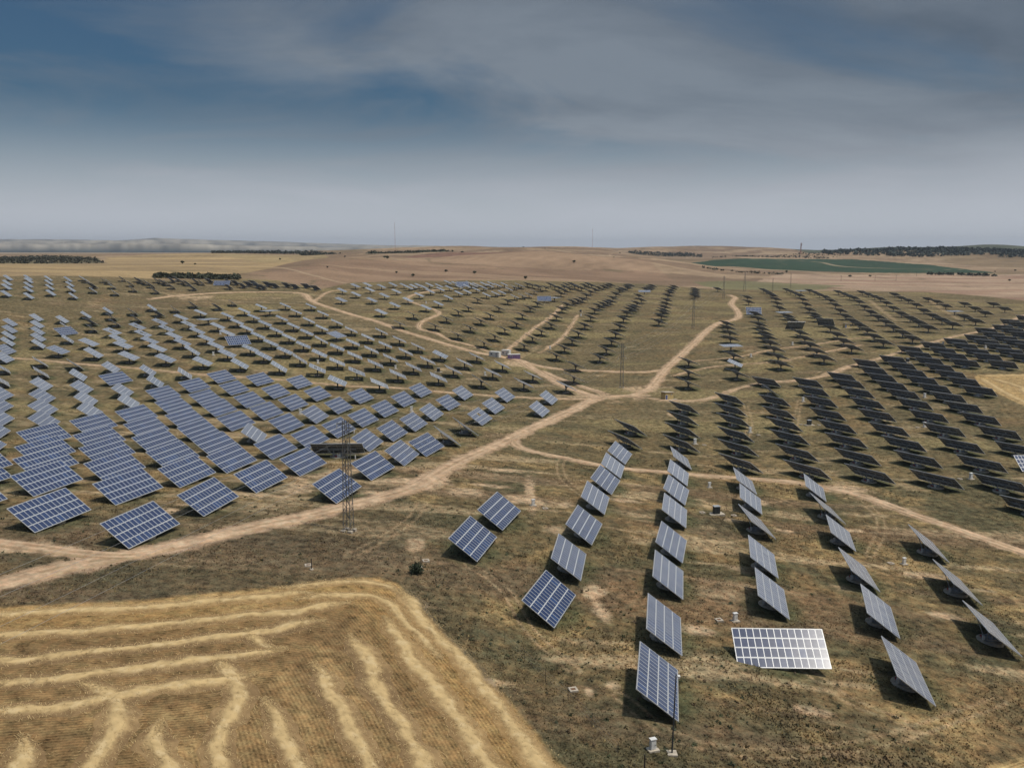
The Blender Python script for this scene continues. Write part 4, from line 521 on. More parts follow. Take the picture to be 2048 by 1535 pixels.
ORD+=['twenty-'+w for w in ORD[:9]]+['thirtieth']+['thirty-'+w for w in ORD[:9]]
LAB={'G1':'low blue solar table, {k} from the road, {r} row from the left, near slope',
 'G2':'low grey solar table, {k} from the front, {r} row at the left edge',
 'G3L':'low grey solar table, {k} from the front, {r} row of the sparse left block',
 'G3U':'small low solar table, {k} from the front, {r} row under the tan hill',
 'G4':'pale solar table on a pole, {k} from the front, {r} row, left block',
 'G5':'small solar table on a pole, {k} from the front, {r} row, middle block',
 'G6':'dark solar table on a pole, {k} from the front, {r} row, right block',
 'G7':'low dark solar table seen from behind, {k} from the front, {r} row, right',
 'G8':'near low solar table, {k} from the front, {r} row beyond the lattice tower'}
GRP={'G1':'low tables on the near left slope','G2':'low grey tables at the left edge','G3L':'low tables of the sparse left block','G3U':'low tables under the tan hill','G4':'pole tables of the left block','G5':'pole tables of the middle block','G6':'pole tables of the right block','G7':'dark low tables on the right','G8':'low tables in the near right field'}
SPECIAL={('G1',6,1):'low solar table turned away showing its dark back behind the lattice tower',('G1',10,0):'low solar table seen edge-on, dark, lower of the pair by the road bend',('G1',11,0):'low solar table seen edge-on, dark, upper of the pair by the road bend',('G1',12,0):'low solar table with two modules missing from its middle, near the road bend',
 ('G2',3,2):'low blue solar table among grey ones at the left edge',('G3L',2,1):'blue solar table facing right among pale ones in the sparse left block',('G3U',12,1):'blue solar table facing the camera at the back of the far left block',
 ('G4',6,3):'blue solar table on a pole tilted towards the camera in the left pole block',('G4',6,6):'white solar table lying flat on its pole near the back left of the left block',('G4',9,7):'white solar table lying flat on its pole at the back of the left pole block',
 ('G5',15,2):'pale blue solar table facing the camera at the middle of the pole blocks',('G5',16,2):'narrow white flat solar table right beside the pale blue camera-facing one',('G5',10,5):'dark blue camera-facing table at the back of the white pole tables',('G5',30,0):'white flat solar table at the back right of the middle pole block',
 ('G6',1,1):'bright white tilted solar table on a pole right of the road fork',('G6',1,3):'white solar table lying flat on its pole beside the winding road',('G6',2,10):'blue solar table facing the camera at the end of the winding track',('G6',3,5):'dark table showing its ribbed back, upright, in the right pole block',('G6',3,8):'thin white flat solar table behind the upright ribbed one',('G6',4,4):'large dark back of a turned table beside the small hut on the right',('G6',4,12):'tiny white flat solar table at the far end of the right pole block',('G6',9,2):'thin white flat solar table at the far right of the pole block',
 ('G7',3,6):'low solar table seen edge-on as a white line among dark ones',('G7',7,0):'white solar table facing the camera, cut by the right edge',
 ('G8',3,0):'white solar table facing the camera squarely in the near right field'}
FLAT_SPLIT={('G4',3,4),('G4',3,3),('G4',4,5),('G4',4,4),('G4',5,6),('G4',5,5),('G4',6,7),('G4',7,7),('G4',2,3),('G4',8,8),('G4',7,0),('G4',9,0)}
rj=random.Random(4)
dist=lambda t:math.hypot(t[0],t[1])
Bs=sorted([t for t in TRK if t[4]=='B'],key=dist); REST=set(map(id,Bs[300:]))
_rest=[]
NEAR_N=0
for t in TRK:
    x,y,az,ti,ty,g,ri,ki=t; d=dist(t); key=(g,ri,ki); z=gz(x,y); spec=key in SPECIAL
    if g not in('G1','G8') or not (d<300): az=az+rj.uniform(-1.6,1.6); ti=ti+(rj.uniform(-.8,.8) if ty=='B' else 0)
    label=SPECIAL.get(key) or LAB[g].format(k=ORD[ki],r=ORD[ri]); cat='solar table' if ty=='A' else 'solar tracker'
    if id(t) in REST and not spec: _rest.append((x,y,z,az,ti)); continue
    if d>560 and not spec:
        o=link('low_solar_tracker' if ty=='A' else 'pole_solar_tracker',far_mesh(ty,ti if ty=='A' else 24),None,(x,y,z),(0,0,R(az)))
        tag(o,label,cat,GRP[g]); continue
    e=link('low_solar_tracker' if ty=='A' else 'pole_solar_tracker',None,None,(x,y,z),(0,0,R(az))); tag(e,label,cat,GRP[g])
    tb_=link('panel_table',TA if ty=='A' else TB,e,(0,0,HUB[ty]),(R(ti),0,0))
    if ty=='A' and d<176:
        NEAR_N+=1
        for (mx_,my_) in spots(KA): link('module',ONE_A,tb_,(mx_,my_,.012+rj.uniform(-.004,.004)),(rj.uniform(-.004,.004),rj.uniform(-.004,.004),0))
    else:
        me=(MA_GAP if key==('G1',12,0) else MA) if ty=='A' else (MB_SPLIT if key in FLAT_SPLIT else MBm)
        tag(link('modules',me,tb_,(0,0,.012)),kind='stuff')
    if ty=='A':
        link('base_ring',RING_A,e); link('turntable',TURN_A,e)
        if d<400:
            for m in ST_A: link('support_strut',m,e)
            link('control_cabinet',CAB_A,e); link('drive_motor',MOT_A,e)
    else:
        link('base_disc',DISC_B,e); link('column',COL_B,e); link('yaw_head',HEAD_B,e)
        for m in ST_B: link('support_strut',m,e)
        if d<430: link('control_cabinet',CAB_B,e)
if _rest:
    fm=far_mesh('B',24); b=MB(); V0=np.array([v.co for v in fm.vertices]); F0=[tuple(p.vertices) for p in fm.polygons]; mi=[p.material_index for p in fm.polygons]
    for (x,y,z,az,ti) in _rest:
        c,s=math.cos(R(az)),math.sin(R(az)); V=np.stack([x+V0[:,0]*c-V0[:,1]*s,y+V0[:,0]*s+V0[:,1]*c,z+V0[:,2]],1); o=len(b.v); b.v+=[tuple(p) for p in V]; b.f+=[tuple(i+o for i in q) for q in F0]; b.m+=mi
    tag(b.build('far_tracker_rows',list(fm.materials)),'farthest dense rows of small solar tables along the back of the field','solar trackers',None,'stuff')
# ------------------------------------------------------------------ straw windrows
def windrow(pl,label,seed,wide):
    P=smooth_line(pl,.38); d=np.gradient(P,axis=0); d/=np.hypot(d[:,0],d[:,1])[:,None]+1e-9; nr=np.stack([d[:,1],-d[:,0]],1)
    s=np.r_[0,np.cumsum(np.hypot(*np.diff(P,axis=0).T))]; wob=(fbm(s,s*0,4,seed,3)-.5)*1.0; wid=wide*(.55+.9*fbm(s,s*0+5,2.2,seed+4,3)); end=np.clip(np.minimum(s,s[-1]-s)/4,.1,1); wid=wid*end**.5
    t=np.linspace(-1,1,25); off=t[None]*(wid[:,None]*1.9)+wob[:,None]; X=P[:,:1]+nr[:,:1]*off; Y=P[:,1:]+nr[:,1:]*off
    n=fbm(X,Y,.5,seed,3); nb=fbm(X,Y,1.4,seed+2,3); rel=((fbm(X,Y,2.6,9,3)-.5)*.16+(fbm(X,Y,9,5,4)-.5)*.22)*sstep(420,200,np.hypot(X,Y))
    q=(t*1.9)[None]; core=np.exp(-(np.abs(q)/(.72+.6*(nb-.5)))**2.6); hgt=core*.20*end[:,None]*(.45+1.1*n)
    Z=ground(X,Y)+rel+.03+np.where(np.hypot(X,Y)>250,.12,0)+hgt-np.where(np.abs(t)>.9,.12,0)[None]-np.where(np.abs(t)>.97,.12,0)[None]
    base=ground_col(X,Y); k=np.clip(core*1.25*(.55+.9*nb)+(n-.5)*.55,0,1)*np.clip(1.25-np.abs(t)[None]*1.1,0,1)
    c=base*(1-k[...,None])+np.array((.53,.38,.185))*k[...,None]; c=c*(.72+.56*n)[...,None]; c=mixc(c,(.63,.48,.265),sstep(.56,.72,fbm(X,Y,.7,seed+9,3))*k*.7)
    m,k=X.shape; idx=np.arange(m*k).reshape(m,k); F=np.stack([idx[:-1,:-1],idx[1:,:-1],idx[1:,1:],idx[:-1,1:]],-1).reshape(-1,4)
    V=np.stack([X,Y,Z],-1).reshape(-1,3)
    if np.cross(V[F[0][1]]-V[F[0][0]],V[F[0][2]]-V[F[0][0]])[2]<0: F=F[:,::-1]
    # loose straws lying on and around the ridge
    g=np.random.default_rng(seed); ns=int(s[-1]*90); i=g.integers(0,len(P),ns); o=g.normal(0,.8,ns)*wid[i]+wob[i]; sx=P[i,0]+nr[i,0]*o+g.normal(0,.25,ns); sy=P[i,1]+nr[i,1]*o+g.normal(0,.25,ns)
    hz=.30*np.clip(1-(np.abs(o-wob[i])/wid[i])**2,0,1)*.6; sz=ground(sx,sy)+.03+hz*g.uniform(.3,.9,ns)+(fbm(sx,sy,9,5,4)-.5)*.22+(fbm(sx,sy,2.6,9,3)-.5)*.16
    a=g.uniform(0,3.14,ns); ln=g.uniform(.07,.22,ns); tl=g.uniform(-.10,.16,ns); w=g.uniform(.012,.03,ns); ca,sa=np.cos(a),np.sin(a)
    q=[np.stack([sx+e*ca*ln-f*sa*w,sy+e*sa*ln+f*ca*w,sz+e*tl*.8+.03],1) for e,f in((-1,-1),(1,-1),(1,1),(-1,1))]; SV=np.stack(q,1).reshape(-1,3); SF=np.arange(ns*4).reshape(ns,4)+len(V)
    SC=np.repeat(np.array((.52,.37,.18))*g.uniform(.6,1.25,(ns,1)),4,0)
    ob=link('straw_windrow',np_mesh('straw_windrow',np.concatenate([V,SV]),np.concatenate([F,SF]),M['straw'],np.concatenate([c.reshape(-1,3),SC]),None,False)); tag(ob,label,'windrow','straw windrows')
WL=['straw windrow nearest the grassy bank at the top of the stubble field','second straw windrow below the grassy bank','third straw windrow below the grassy bank','fourth straw windrow below the grassy bank','fifth straw windrow below the grassy bank, lowest of the cross rows','straw windrow curling down from the fourth cross row on the left','broad straw windrow bending down from the fourth cross row in the middle','short straw curl joining the third and fourth cross rows','short lone straw windrow at the bottom between two curling ones','small straw windrow at the bottom left corner','straw windrow ending below the fifth cross row, right of the broad bend','straw windrow with a hooked top, fourth from the field\'s right edge','straw windrow third from the slanting field edge','straw windrow second from the slanting field edge','straw windrow running right along the slanting field edge','straw band curving round the top corner of the stubble field','faint inner straw band curving round the top corner and down','straw windrow along the edge of the small far field','inner straw windrow of the small far field on the right','straw windrow across the top of the small far field']
for i,(pl,lb) in enumerate(zip(D_WIND,WL)): windrow(pl,lb,100+i*7,1.0 if i in(0,1,2,3,4,7) else (1.0 if i>16 else 1.12 if i<15 else .75))
# ------------------------------------------------------------------ dry grass and weeds
def grass():
    g=np.random.default_rng(77); n=210000; th=g.uniform(-.60,.60,n); r=np.exp(g.uniform(math.log(82),math.log(330),n)); x=r*np.sin(th); y=r*np.cos(th)
    keep=~inpoly(x,y,[tuple(p) for p in D_STUB]+[(-90,20),(-160,60)])
    keep&=~inpoly(x,y,[tuple(p) for p in D_STUB3])
    dens=fbm(x,y,7,5,3); keep&=g.random(n)<sstep(.30,.62,dens)*.9+.1
    for nm,w,pl in ROADS:
        m=keep&(x>pl[:,0].min()-5)&(x<pl[:,0].max()+5)&(y>pl[:,1].min()-5)&(y<pl[:,1].max()+5)
        if m.any(): q=np.where(m)[0]; keep[q[seg_dist(x[q],y[q],[tuple(p) for p in pl[::2]]+[tuple(pl[-1])])<w+.3]]=False
    for (bx,by,sx,sy) in D_BARE: keep&=~((np.hypot((x-bx)/max(sx,.8),(y-by)/max(sy,.8))<.8)&(g.random(n)<.85))
    x,y=x[keep],y[keep]; n=len(x); z=ground(x,y)+((fbm(x,y,2.6,9,3)-.5)*.16+(fbm(x,y,9,5,4)-.5)*.22)-.05
    h=g.uniform(.06,.22,n)*(.6+fbm(x,y,16,3,2)); h*=np.where(g.random(n)<.05,1.4,1); w=h*g.uniform(.5,1.1,n)
    gc=ground_col(x,y); base=gc*g.uniform(.85,1.75,(n,1)); pick=g.random(n)
    base=np.where((pick<.16)[:,None],np.array((.33,.25,.115))*g.uniform(.7,1.3,(n,1)),base); base=np.where((pick>.97)[:,None],np.array((.085,.090,.042))*g.uniform(.6,1.4,(n,1)),base)
    Vs=[];Fs=[];Cs=[];o=0
    for k in range(3):
        a=g.uniform(0,6.283,n); lx=g.normal(0,.35,n)*h; ly=g.normal(0,.35,n)*h; ca,sa=np.cos(a)*w*.5,np.sin(a)*w*.5; ox,oy=g.normal(0,.25,n)*w,g.normal(0,.25,n)*w
        V=np.stack([np.stack([x+ox-ca,y+oy-sa,z],1),np.stack([x+ox+ca,y+oy+sa,z],1),np.stack([x+ox+lx,y+oy+ly,z+h*g.uniform(.7,1.2,n)],1)],1).reshape(-1,3)
        Vs.append(V);Fs.append(np.arange(n*3).reshape(n,3)+o);o+=n*3;Cs.append(np.repeat(base,3,0))
    tag(link('dry_grass',np_mesh('dry_grass',np.concatenate(Vs),np.concatenate(Fs),M['grass'],np.clip(np.concatenate(Cs),.01,.8))),'dry brown grass and weeds covering the near field','grass',None,'stuff')
grass()
def weeds():
    g=np.random.default_rng(79); Vs=[];Fs=[];Cs=[];o=0; n=3600; th=g.uniform(-.58,.58,n); r=np.exp(g.uniform(math.log(84),math.log(300),n)); x=r*np.sin(th); y=r*np.cos(th)
    keep=~inpoly(x,y,[tuple(p) for p in D_STUB]+[(-90,20),(-160,60)])&(g.random(n)<sstep(.42,.68,fbm(x,y,22,191,3)))
    for nm,w,pl in ROADS: q=np.where(keep)[0]; keep[q[seg_dist(x[q],y[q],[tuple(p) for p in pl[::2]]+[tuple(pl[-1])])<w+.2]]=False
    x,y=x[keep],y[keep]; z=ground(x,y); cols=[(.075,.085,.040),(.10,.092,.05),(.17,.14,.07),(.055,.066,.036),(.14,.10,.06)]
    for i in range(len(x)):
        s=g.uniform(.12,.38); V,F,k=leaf_cloud(16,s,s*.55,s*.30,int(1000+i%60),s*.35); V=V+np.array((x[i],y[i],z[i])); Vs.append(V);Fs.append(F+o);o+=len(V);Cs.append(k[:,None]*np.array(cols[int(g.integers(0,5))]))
    tag(link('weeds',np_mesh('weeds',np.concatenate(Vs),np.concatenate(Fs),M['leaf'],np.concatenate(Cs))),'scattered low green and brown weeds in the near field','weeds',None,'stuff')
weeds()
# ------------------------------------------------------------------ lattice towers and wires
def lattice(x,y,h,label,wb=1.45,wt=.75,sect=12,th=.085,rz=0,arms=True,group='lattice power towers'):
    e=link('lattice_tower',None,None,(x,y,gz(x,y)),(0,0,rz)); tag(e,label,'power tower',group)
    hw=lambda q:(wb+(wt-wb)*min(1,q/(h*.75)))/2
    for sx in(-1,1):
        for sy in(-1,1):
            b=MB(); b.bar((sx*hw(0),sy*hw(0),-.6),(sx*wt/2,sy*wt/2,h*.75),th*1.3); b.bar((sx*wt/2,sy*wt/2,h*.75),(sx*wt/2*.8,sy*wt/2*.8,h),th*1.2); b.build('leg',M['pylon'],e)
    b=MB(); zs=[h*k/sect for k in range(sect+1)]
    for k in range(sect):
        a,c=hw(zs[k]),hw(zs[k+1])
        for (s1,s2) in(((-1,-1),(1,-1)),((1,-1),(1,1)),((1,1),(-1,1)),((-1,1),(-1,-1))):
            p=(s1[0]*a,s1[1]*a,zs[k]) if k%2 else (s2[0]*a,s2[1]*a,zs[k]); q=(s2[0]*c,s2[1]*c,zs[k+1]) if k%2 else (s1[0]*c,s1[1]*c,zs[k+1]); b.bar(p,q,th*.75)
            if k%3==0: b.bar((s1[0]*a,s1[1]*a,zs[k]),(s2[0]*a,s2[1]*a,zs[k]),th*.7)
    b.build('lattice_bracing',M['pylon'],e); tips=[]
    if arms:
        for z,s,L in((h*.965,-1,1.75),(h*.93,1,1.6),(h*.70,1,1.7),(h*.70,-1,1.7)):
            b=MB(); b.bar((0,-wt/2*.8,z),(s*L,0,z+.05),th); b.bar((0,wt/2*.8,z),(s*L,0,z+.05),th); b.bar((0,0,z-.75 if z>h*.8 else z+.9),(s*L,0,z+.05),th*.8)
            for q in(.35,.65): b.bar((s*L*q,-wt*.3*(1-q),z),(s*L*q,wt*.3*(1-q),z),th*.6)
            b.build('crossarm',M['pylon'],e); b=MB(); b.tube((s*L,0,z),(s*L,0,z-.9),.05,.05,6)
            for q in range(4): b.tube((s*L,0,z-.25-q*.15),(s*L,0,z-.31-q*.15),.12,.12,8)
            b.build('insulator',M['white'],e); tips.append((s*L,0,z-.9))
    b=MB()
    for sx in(-1,1):
        for sy in(-1,1): b.box((sx*hw(0),sy*hw(0),-.05),(.75,.75,.75))
    b.build('footing',M['concrete'],e)
    c,s=math.cos(rz),math.sin(rz); return [(x+p[0]*c-p[1]*s,y+p[0]*s+p[1]*c,gz(x,y)+p[2]) for p in tips]
T=D_SMALL['tower']; line_az=math.atan2(T[1][0]-T[0][0],T[1][1]-T[0][1])
t0=lattice(*T[0],'near lattice power tower standing beside the main dirt road',1.4,.95,15,.082,-line_az)
t1=lattice(*T[1],'lattice power tower in the grass triangle above the road crossing',1.5,.9,12,.07,-line_az)
t2=lattice(*T[2],'lattice power tower rising over a dense column of dark tables',1.5,.9,11,.075,-line_az)
t3=lattice(*T[3],'left of two tall lattice towers where the winding track ends',1.7,.9,10,.09,-line_az)
lattice(*T[4],'right of two tall lattice towers where the winding track ends',3.0,.9,9,.10,-line_az)
lattice(*T[5],'thin lattice tower at the head of the right pole block',1.1,.8,9,.09,-line_az,False)
lattice(*T[6],'thin taller lattice tower behind the head of the right pole block',1.1,.8,9,.09,-line_az,False)
for k,(q,lb) in enumerate(zip(T[7:],('leftmost thin power pole in the far pale field','second thin power pole from the left in the far pale field','third thin power pole from the left in the far pale field','rightmost thin power pole in the far pale field'))):
    x,y,h=q; e=link('power_pole',None,None,(x,y,gz(x,y))); tag(e,lb,'power pole','power poles in the far field'); b=MB(); b.tube((0,0,-.5),(0,0,h),.2,.13,8); b.build('pole',M['wood'],e); b=MB(); b.box((0,0,h-.4),(2.6,.16,.16)); b.build('crossarm',M['wood'],e)
def wire(a,c,sag,label,r=.014):
    b=MB(); P=[]; n=30
    for k in range(n+1):
        t=k/n; P.append((a[0]+(c[0]-a[0])*t,a[1]+(c[1]-a[1])*t,a[2]+(c[2]-a[2])*t-sag*4*t*(1-t)))
    for p,q in zip(P[:-1],P[1:]): b.tube(p,q,r,r,5,0,False)
    tag(b.build('power_line',M['wire']),label,'power line','power lines between the towers')
back=[(p[0]-math.sin(line_az)*255,p[1]-math.cos(line_az)*255,CAM_Z-52+p[2]-gz(*T[0][:2])+6) for p in t0]
for k,nm in enumerate(('upper left','upper right','lower right','lower left')):
    wire(t0[k],back[k],3.2,nm+' wire from the near lattice tower towards the stubble field')
    wire(t0[k],t1[k],4.0,nm+' wire from the near lattice tower back to the crossing tower')
    wire(t1[k],t2[k],4.0,nm+' wire between the crossing tower and the tower behind it',.02)
    wire(t2[k],t3[k],4.5,nm+' wire to the tower at the end of the winding track',.02)
# ------------------------------------------------------------------ cabins and huts
def cabin(x,y,rz,L,W_,H,mat,label,name='site_cabin',door=None,roofmat=None):
    e=link(name,None,None,(x,y,gz(x,y)),(0,0,R(rz))); tag(e,label,'cabin','site cabins by the road')
    b=MB(); b.box((0,0,H/2-.1),(L,W_,H+.2)); b.build('wall',mat,e)
    b=MB(); b.box((0,0,H+.06),(L+.14,W_+.14,.12)); b.build('roof',roofmat or mat,e)
    b=MB()
    for i in range(int(L/.6)): 
        for s in(-1,1): b.box((-L/2+.4+i*.6,s*(W_/2+.02),H/2),(.1,.05,H-.3))
    b.build('rib_panel',mat,e)
    dm=door or M['steel']; b=MB(); b.box((L*.25,-W_/2-.04,1.05),(.9,.08,2.0)); d=b.build('door',dm,e); b=MB(); b.box((L*.25+.3,-W_/2-.1,1.05),(.12,.06,.05)); b.build('handle',M['dark'],d)
    for q in(-.25,): 
        b=MB(); b.box((L*q,-W_/2-.035,1.5),(1.0,.06,.7)); w=b.build('window',M['glass'],e); b=MB()
        for (cx,cz,sx,sz) in((0,.38,1.1,.07),(0,-.38,1.1,.07),(-.52,0,.07,.7),(.52,0,.07,.7)): b.box((L*q+cx,-W_/2-.05,1.5+cz),(sx,.08,sz))
        b.build('window_frame',M['white'],w)
    for sx in(-1,1):
        for sy in(-1,1): b=MB(); b.box((sx*(L/2-.4),sy*(W_/2-.3),-.2),(.4,.4,.5)); b.build('foot',M['concrete'],e)
C_=D_SMALL['cabin']
cabin(C_[0][0],C_[0][1],-28,6.0,2.6,2.7,M['white'],'white site cabin at the left of three by the road','site_cabin',M['steel'])
cabin(C_[1][0]+.3,C_[1][1]+3.2,-28,4.6,2.5,2.9,M['white'],'white site cabin standing between a white and a purple one','site_cabin',M['steel'])
cabin(C_[2][0]+1.0,C_[2][1],8,6.6,2.5,2.4,M['purple'],'purple shipping container with a pale roof beside two white cabins','shipping_container',M['purple'],M['white'])
def hut(x,y,rz,L,W_,H,label,s=1):
    e=link('transformer_hut',None,None,(x,y,gz(x,y)),(0,0,R(rz))); tag(e,label,'hut')
    b=MB(); b.box((0,0,H/2-.15),(L,W_,H+.3)); b.build('wall',M['yellow'],e)
    b=MB(); rt=Matrix.Rotation(R(4),3,'Y'); b.box((0,0,H+.16),(L+.5,W_+.5,.16),0,rt); b.build('roof',M['concrete'],e)
    b=MB(); b.box((-L*.34,-W_/2-.03,1.0),(.95,.06,2.0)); d=b.build('door',M['bluedoor'],e); b=MB(); b.box((-L*.34+.34,-W_/2-.08,1.0),(.14,.05,.05)); b.build('handle',M['steel'],d)
    b=MB()
    for dx in(-.53,.53): b.box((-L*.34+dx,-W_/2-.035,1.03),(.1,.07,2.1))
    b.box((-L*.34,-W_/2-.035,2.08),(1.16,.07,.1)); b.build('door_frame',M['white'],e)
    for q in range(5): b=MB(); b.box((L*.25,-W_/2-.04,H-.9+q*.1),(.8,.05,.05),0,Matrix.Rotation(R(25),3,'X')); b.build('louvre_slat',M['steel'],e)
    b=MB(); b.box((L*.1,-W_/2-.7,-.25),(L+1.2,1.5,.7)); b.build('step_slab',M['concrete'],e)
q=D_SMALL['hut'][0]; hut(q[0],q[1],30,4.4,2.9,2.9,'yellow hut with a blue door beside the road crossing')
q=D_SMALL['hut2'][0]; hut(q[0],q[1],15,3.4,2.6,2.6,'small yellow hut among the dark tables of the right pole block')
# ------------------------------------------------------------------ cabinets, hatches, posts
def cabinet(x,y,label,s=1.0):
    e=link('junction_cabinet',None,None,(x,y,gz(x,y)),(0,0,R(20))); tag(e,label,'cabinet','white junction cabinets')
    b=MB(); b.box((0,0,.02),(1.3*s,1.0*s,.30)); b.build('plinth',M['concrete'],e)
    b=MB(); b.box((0,0,.65*s+.1),(.62*s,.42*s,1.15*s)); b.box((0,0,1.25*s+.12),(.76*s,.56*s,.10)); b.build('housing',M['white'],e)
    b=MB(); b.box((0,-.22*s,.65*s+.1),(.50*s,.03,.95*s)); d=b.build('door',M['white'],e); b=MB(); b.box((.17*s,-.25*s,.7*s),(.05,.04,.16)); b.build('handle',M['dark'],d)
bx=D_SMALL['box']; BL=['white junction cabinet on a bare patch behind the two leftmost near tables','white junction cabinet on grass just below the road between low tables','white junction cabinet above the camera-facing white table','grey-white cabinet beside the tall pole at the bottom','white junction cabinet between the fifth and sixth near rows','white junction cabinet between dark rows, upper right of a dark cabinet','white junction cabinet between two dark rows on the right','white junction cabinet at the lower right among dark rows','white junction cabinet among the upper dark rows','white junction cabinet below the row of four dark tables by the hut','white junction cabinet on the worn grass between two dark rows','white junction cabinet among the top right dark rows','white junction cabinet in the last left pole row before the cabins','white junction cabinet left of the road among pole tables','white junction cabinet behind the split pole table','white junction cabinet in the left pole block front','white junction cabinet beside the blue pole table','white junction cabinet behind blue low tables near the crossing','white junction cabinet among blue low tables on the slope','white junction cabinet above the track by the purple container','white junction cabinet in the middle pole block','white junction cabinet left of the curving track','small pale post cabinet by the track on the far right','white junction cabinet between rows of the right pole block','white junction cabinet by the thin track right of the road']
for p,l in zip(bx,BL): cabinet(p[0],p[1],l,1.0 if math.hypot(*p)<260 else 1.35)
HL=['pale square cable hatch beside the white cabinet on the bare patch','cable hatch left of the dark cabinet on its slab','cable hatch right of the dark cabinet on its slab','reddish cable hatch left of the cabinet above the white table','white square cable hatch alone in the dry grass','cable hatch left of the cabinet in the near right field','cable hatch left of the dark cabinet among dark rows','cable hatch right of the dark cabinet among dark rows','cable hatch beside the cabinet in the right dark rows','cable hatch beside the lowest right cabinet','cable hatch behind the black post below the road','cable hatch beside the post and bush','cable hatch near the cabinet under the hut row','cable hatch on the worn grass between dark rows']
for p,l in zip(D_SMALL['hatch'],HL):
    e=link('cable_hatch',None,None,(p[0],p[1],gz(*p)+.02),(0,0,R(15))); tag(e,l,'hatch','cable hatches'); b=MB()
    for (cx,cy,sx,sy) in((0,.42,1.1,.26),(0,-.42,1.1,.26),(-.42,0,.26,.58),(.42,0,.26,.58)): b.box((cx,cy,.04),(sx,sy,.30))
    b.build('kerb',M['concrete'],e); b=MB(); b.box((0,0,.09),(.58,.58,.08)); b.build('lid',M['rust'],e)
DL=['dark transformer cabinet on a concrete slab between the near rows','dark transformer cabinet on a slab among the dark right rows','dark transformer cabinet among the left pole tables','dark transformer cabinet in the middle pole block','dark transformer cabinet at the top of the dark rows']
for p,l in zip(D_SMALL['dark'],DL):
    e=link('transformer_cabinet',None,None,(p[0],p[1],gz(*p)),(0,0,R(12))); tag(e,l,'cabinet','dark transformer cabinets')
    b=MB(); b.box((0,0,-.05),(3.4,2.2,.5)); b.build('slab',M['concrete'],e); b=MB(); b.box((0,0,1.0),(1.35,1.1,1.7)); b.build('housing',M['dark'],e); b=MB(); b.box((0,0,1.9),(1.5,1.25,.1)); b.build('lid',M['steel'],e)
    for s in(-1,1): b=MB(); b.box((s*.33,-.57,1.0),(.6,.03,1.5)); b.build('door',M['dark'],e)
for p,l in zip(D_SMALL['post'],('black post on a pale pad below the main road','black post standing behind the round green bush')):
    e=link('marker_post',None,None,(p[0],p[1],gz(*p))); tag(e,l,'post'); b=MB(); b.tube((0,0,-.3),(0,0,1.75),.075,.07,10); b.build('post',M['wood'],e); b=MB(); b.tube((0,0,-.2),(0,0,.12),.34,.3,16); b.build('pad',M['concrete'],e)
p=D_SMALL['post2'][0]; e=link('marker_post',None,None,(p[0],p[1],gz(p[0],p[1]))); tag(e,'thick dark post cut off by the bottom edge','post'); b=MB(); b.tube((0,0,-.3),(0,0,2.1),.08,.075,10); b.build('post',M['wood'],e); b=MB(); b.tube((0,0,-.2),(0,0,.1),.3,.27,16); b.build('pad',M['concrete'],e)
FP=D_SMALL['fence']; e=link('wire_fence',None,None,(FP[0][0],FP[0][1],gz(*FP[0]))); tag(e,'thin post and wire fence along the slanting field edge','fence')
pp=[]
for p in FP:
    z=gz(*p)-gz(*FP[0]); v=(p[0]-FP[0][0],p[1]-FP[0][1],z); b=MB(); b.bar((v[0],v[1],z-.3),(v[0],v[1],z+1.7),.055); b.build('post',M['wood'],e); pp.append(v)
for hgt in(.5,1.0,1.5):
    b=MB()
    for u,v in zip(pp[:-1],pp[1:]): b.tube((u[0],u[1],u[2]+hgt),(v[0],v[1],v[2]+hgt),.006,.006,4,0,False)
    b.build('wire',M['wire'],e)
p=D_SMALL['pole'][0]; e=link('camera_pole',None,None,(p[0],p[1],gz(p[0],p[1])),(0,R(1.2),0)); tag(e,'tall thin dark pole with a camera in front of the nearest table','pole')
b=MB(); b.tube((0,0,.1),(0,0,9.4),.10,.06,12); b.build('pole',M['pole'],e); b=MB(); b.box((0,0,0),(1.1,1.1,.3)); b.build('pad',M['concrete'],e); b=MB(); b.bar((0,0,9.1),(.3,-.1,9.15),.05); b.build('bracket',M['steel'],e)
b=MB(); b.tube((.3,-.28,9.08),(.3,.12,9.2),.10,.10,10); b.box((.3,-.08,9.28),(.26,.46,.04)); b.build('camera_housing',M['white'],e)
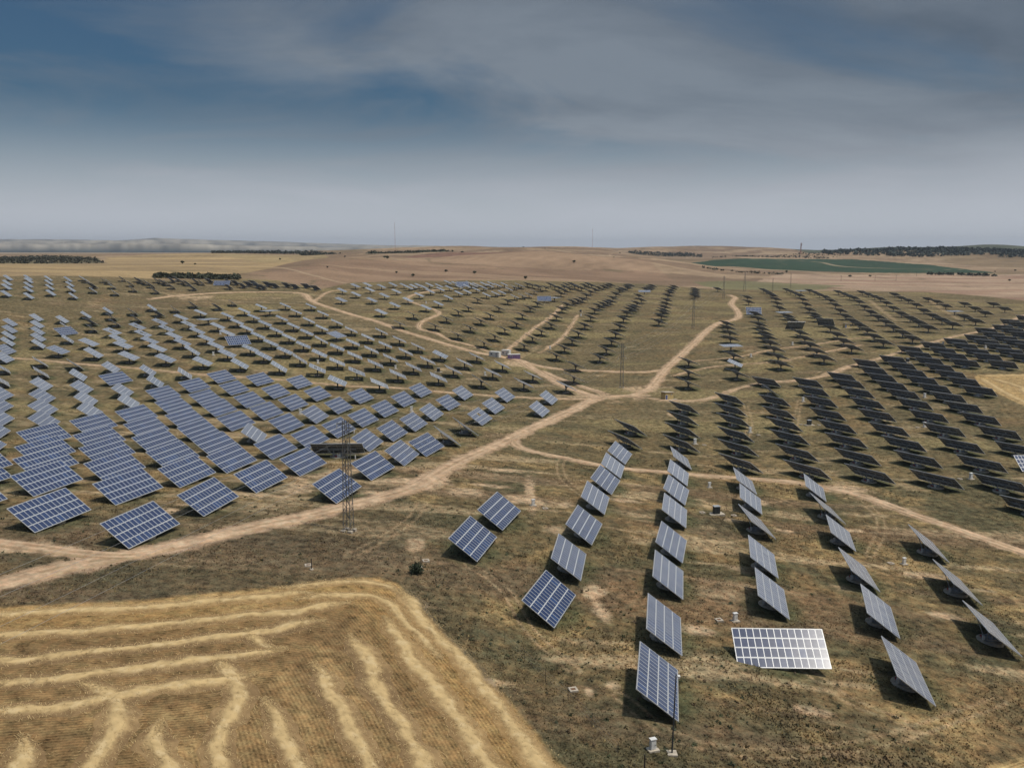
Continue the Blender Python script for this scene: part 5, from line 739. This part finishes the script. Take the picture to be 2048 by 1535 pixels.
p=D_SMALL['bush'][0]; e=link('bush',None,None,(p[0],p[1],gz(p[0],p[1]))); tag(e,'round dark green bush beside a post at the edge of the stubble field','bush')
V,F,k=leaf_cloud(900,1.05,1.0,.10,91,.85); link('foliage',np_mesh('foliage',V,F,M['leaf'],np.array((.045,.058,.032))*k[:,None]),e); b=MB()
for s in range(6): b.tube((0,0,-.2),(.5*math.cos(s),.5*math.sin(s),.9),.035,.015,6)
b.build('stem',M['bark'],e)
# masts on the skyline
def mast(pxl,d,h,label,w=1.2):
    x,y=px(pxl)*d,d; e=link('radio_mast',None,None,(x,y,gz(x,y))); tag(e,label,'mast'); b=MB(); n=10
    for s in range(3): a=s*2.094; b.bar((w*math.cos(a),w*math.sin(a),-1),(w*.5*math.cos(a),w*.5*math.sin(a),h),w*.28)
    b.build('leg',M['mast'],e); b=MB()
    for k in range(n):
        z0,z1=h*k/n,h*(k+1)/n
        for s in range(3): a,c=s*2.094,(s+1)*2.094; f0,f1=w*(1-.5*z0/h),w*(1-.5*z1/h); b.bar((f0*math.cos(a),f0*math.sin(a),z0),(f1*math.cos(c),f1*math.sin(c),z1),w*.16)
    b.build('lattice_bracing',M['mast'],e); b=MB()
    for k in range(3): b.tube((w,0,h*.8+k*2.5),(w*1.5,0,h*.8+k*2.5),w*.8,w*.8,10)
    b.build('antenna',M['white'],e)
mast(1595,3150,38,'red and white radio mast on the right skyline',2.4)
mast(793,2480,85,'very tall thin radio mast on the skyline left of centre',.55)
mast(1183,2650,55,'tall thin radio mast on the skyline right of centre',.5)
# ------------------------------------------------------------------ haze
def haze():
    b=MB(); b.box((0,0,80),(37500,37500,400)); m,nt=new_mat('haze_air'); o=N(nt,'ShaderNodeOutputMaterial'); v=N(nt,'ShaderNodeVolumePrincipled')
    v.inputs['Color'].default_value=(.78,.87,1,1); v.inputs['Density'].default_value=HAZE; v.inputs['Anisotropy'].default_value=.2; nt.links.new(v.outputs[0],o.inputs['Volume'])
    tag(b.build('haze',m),'thin pale blue haze over the far land','haze',None,'stuff')
HAZE=5.5e-5
if HAZE: haze()
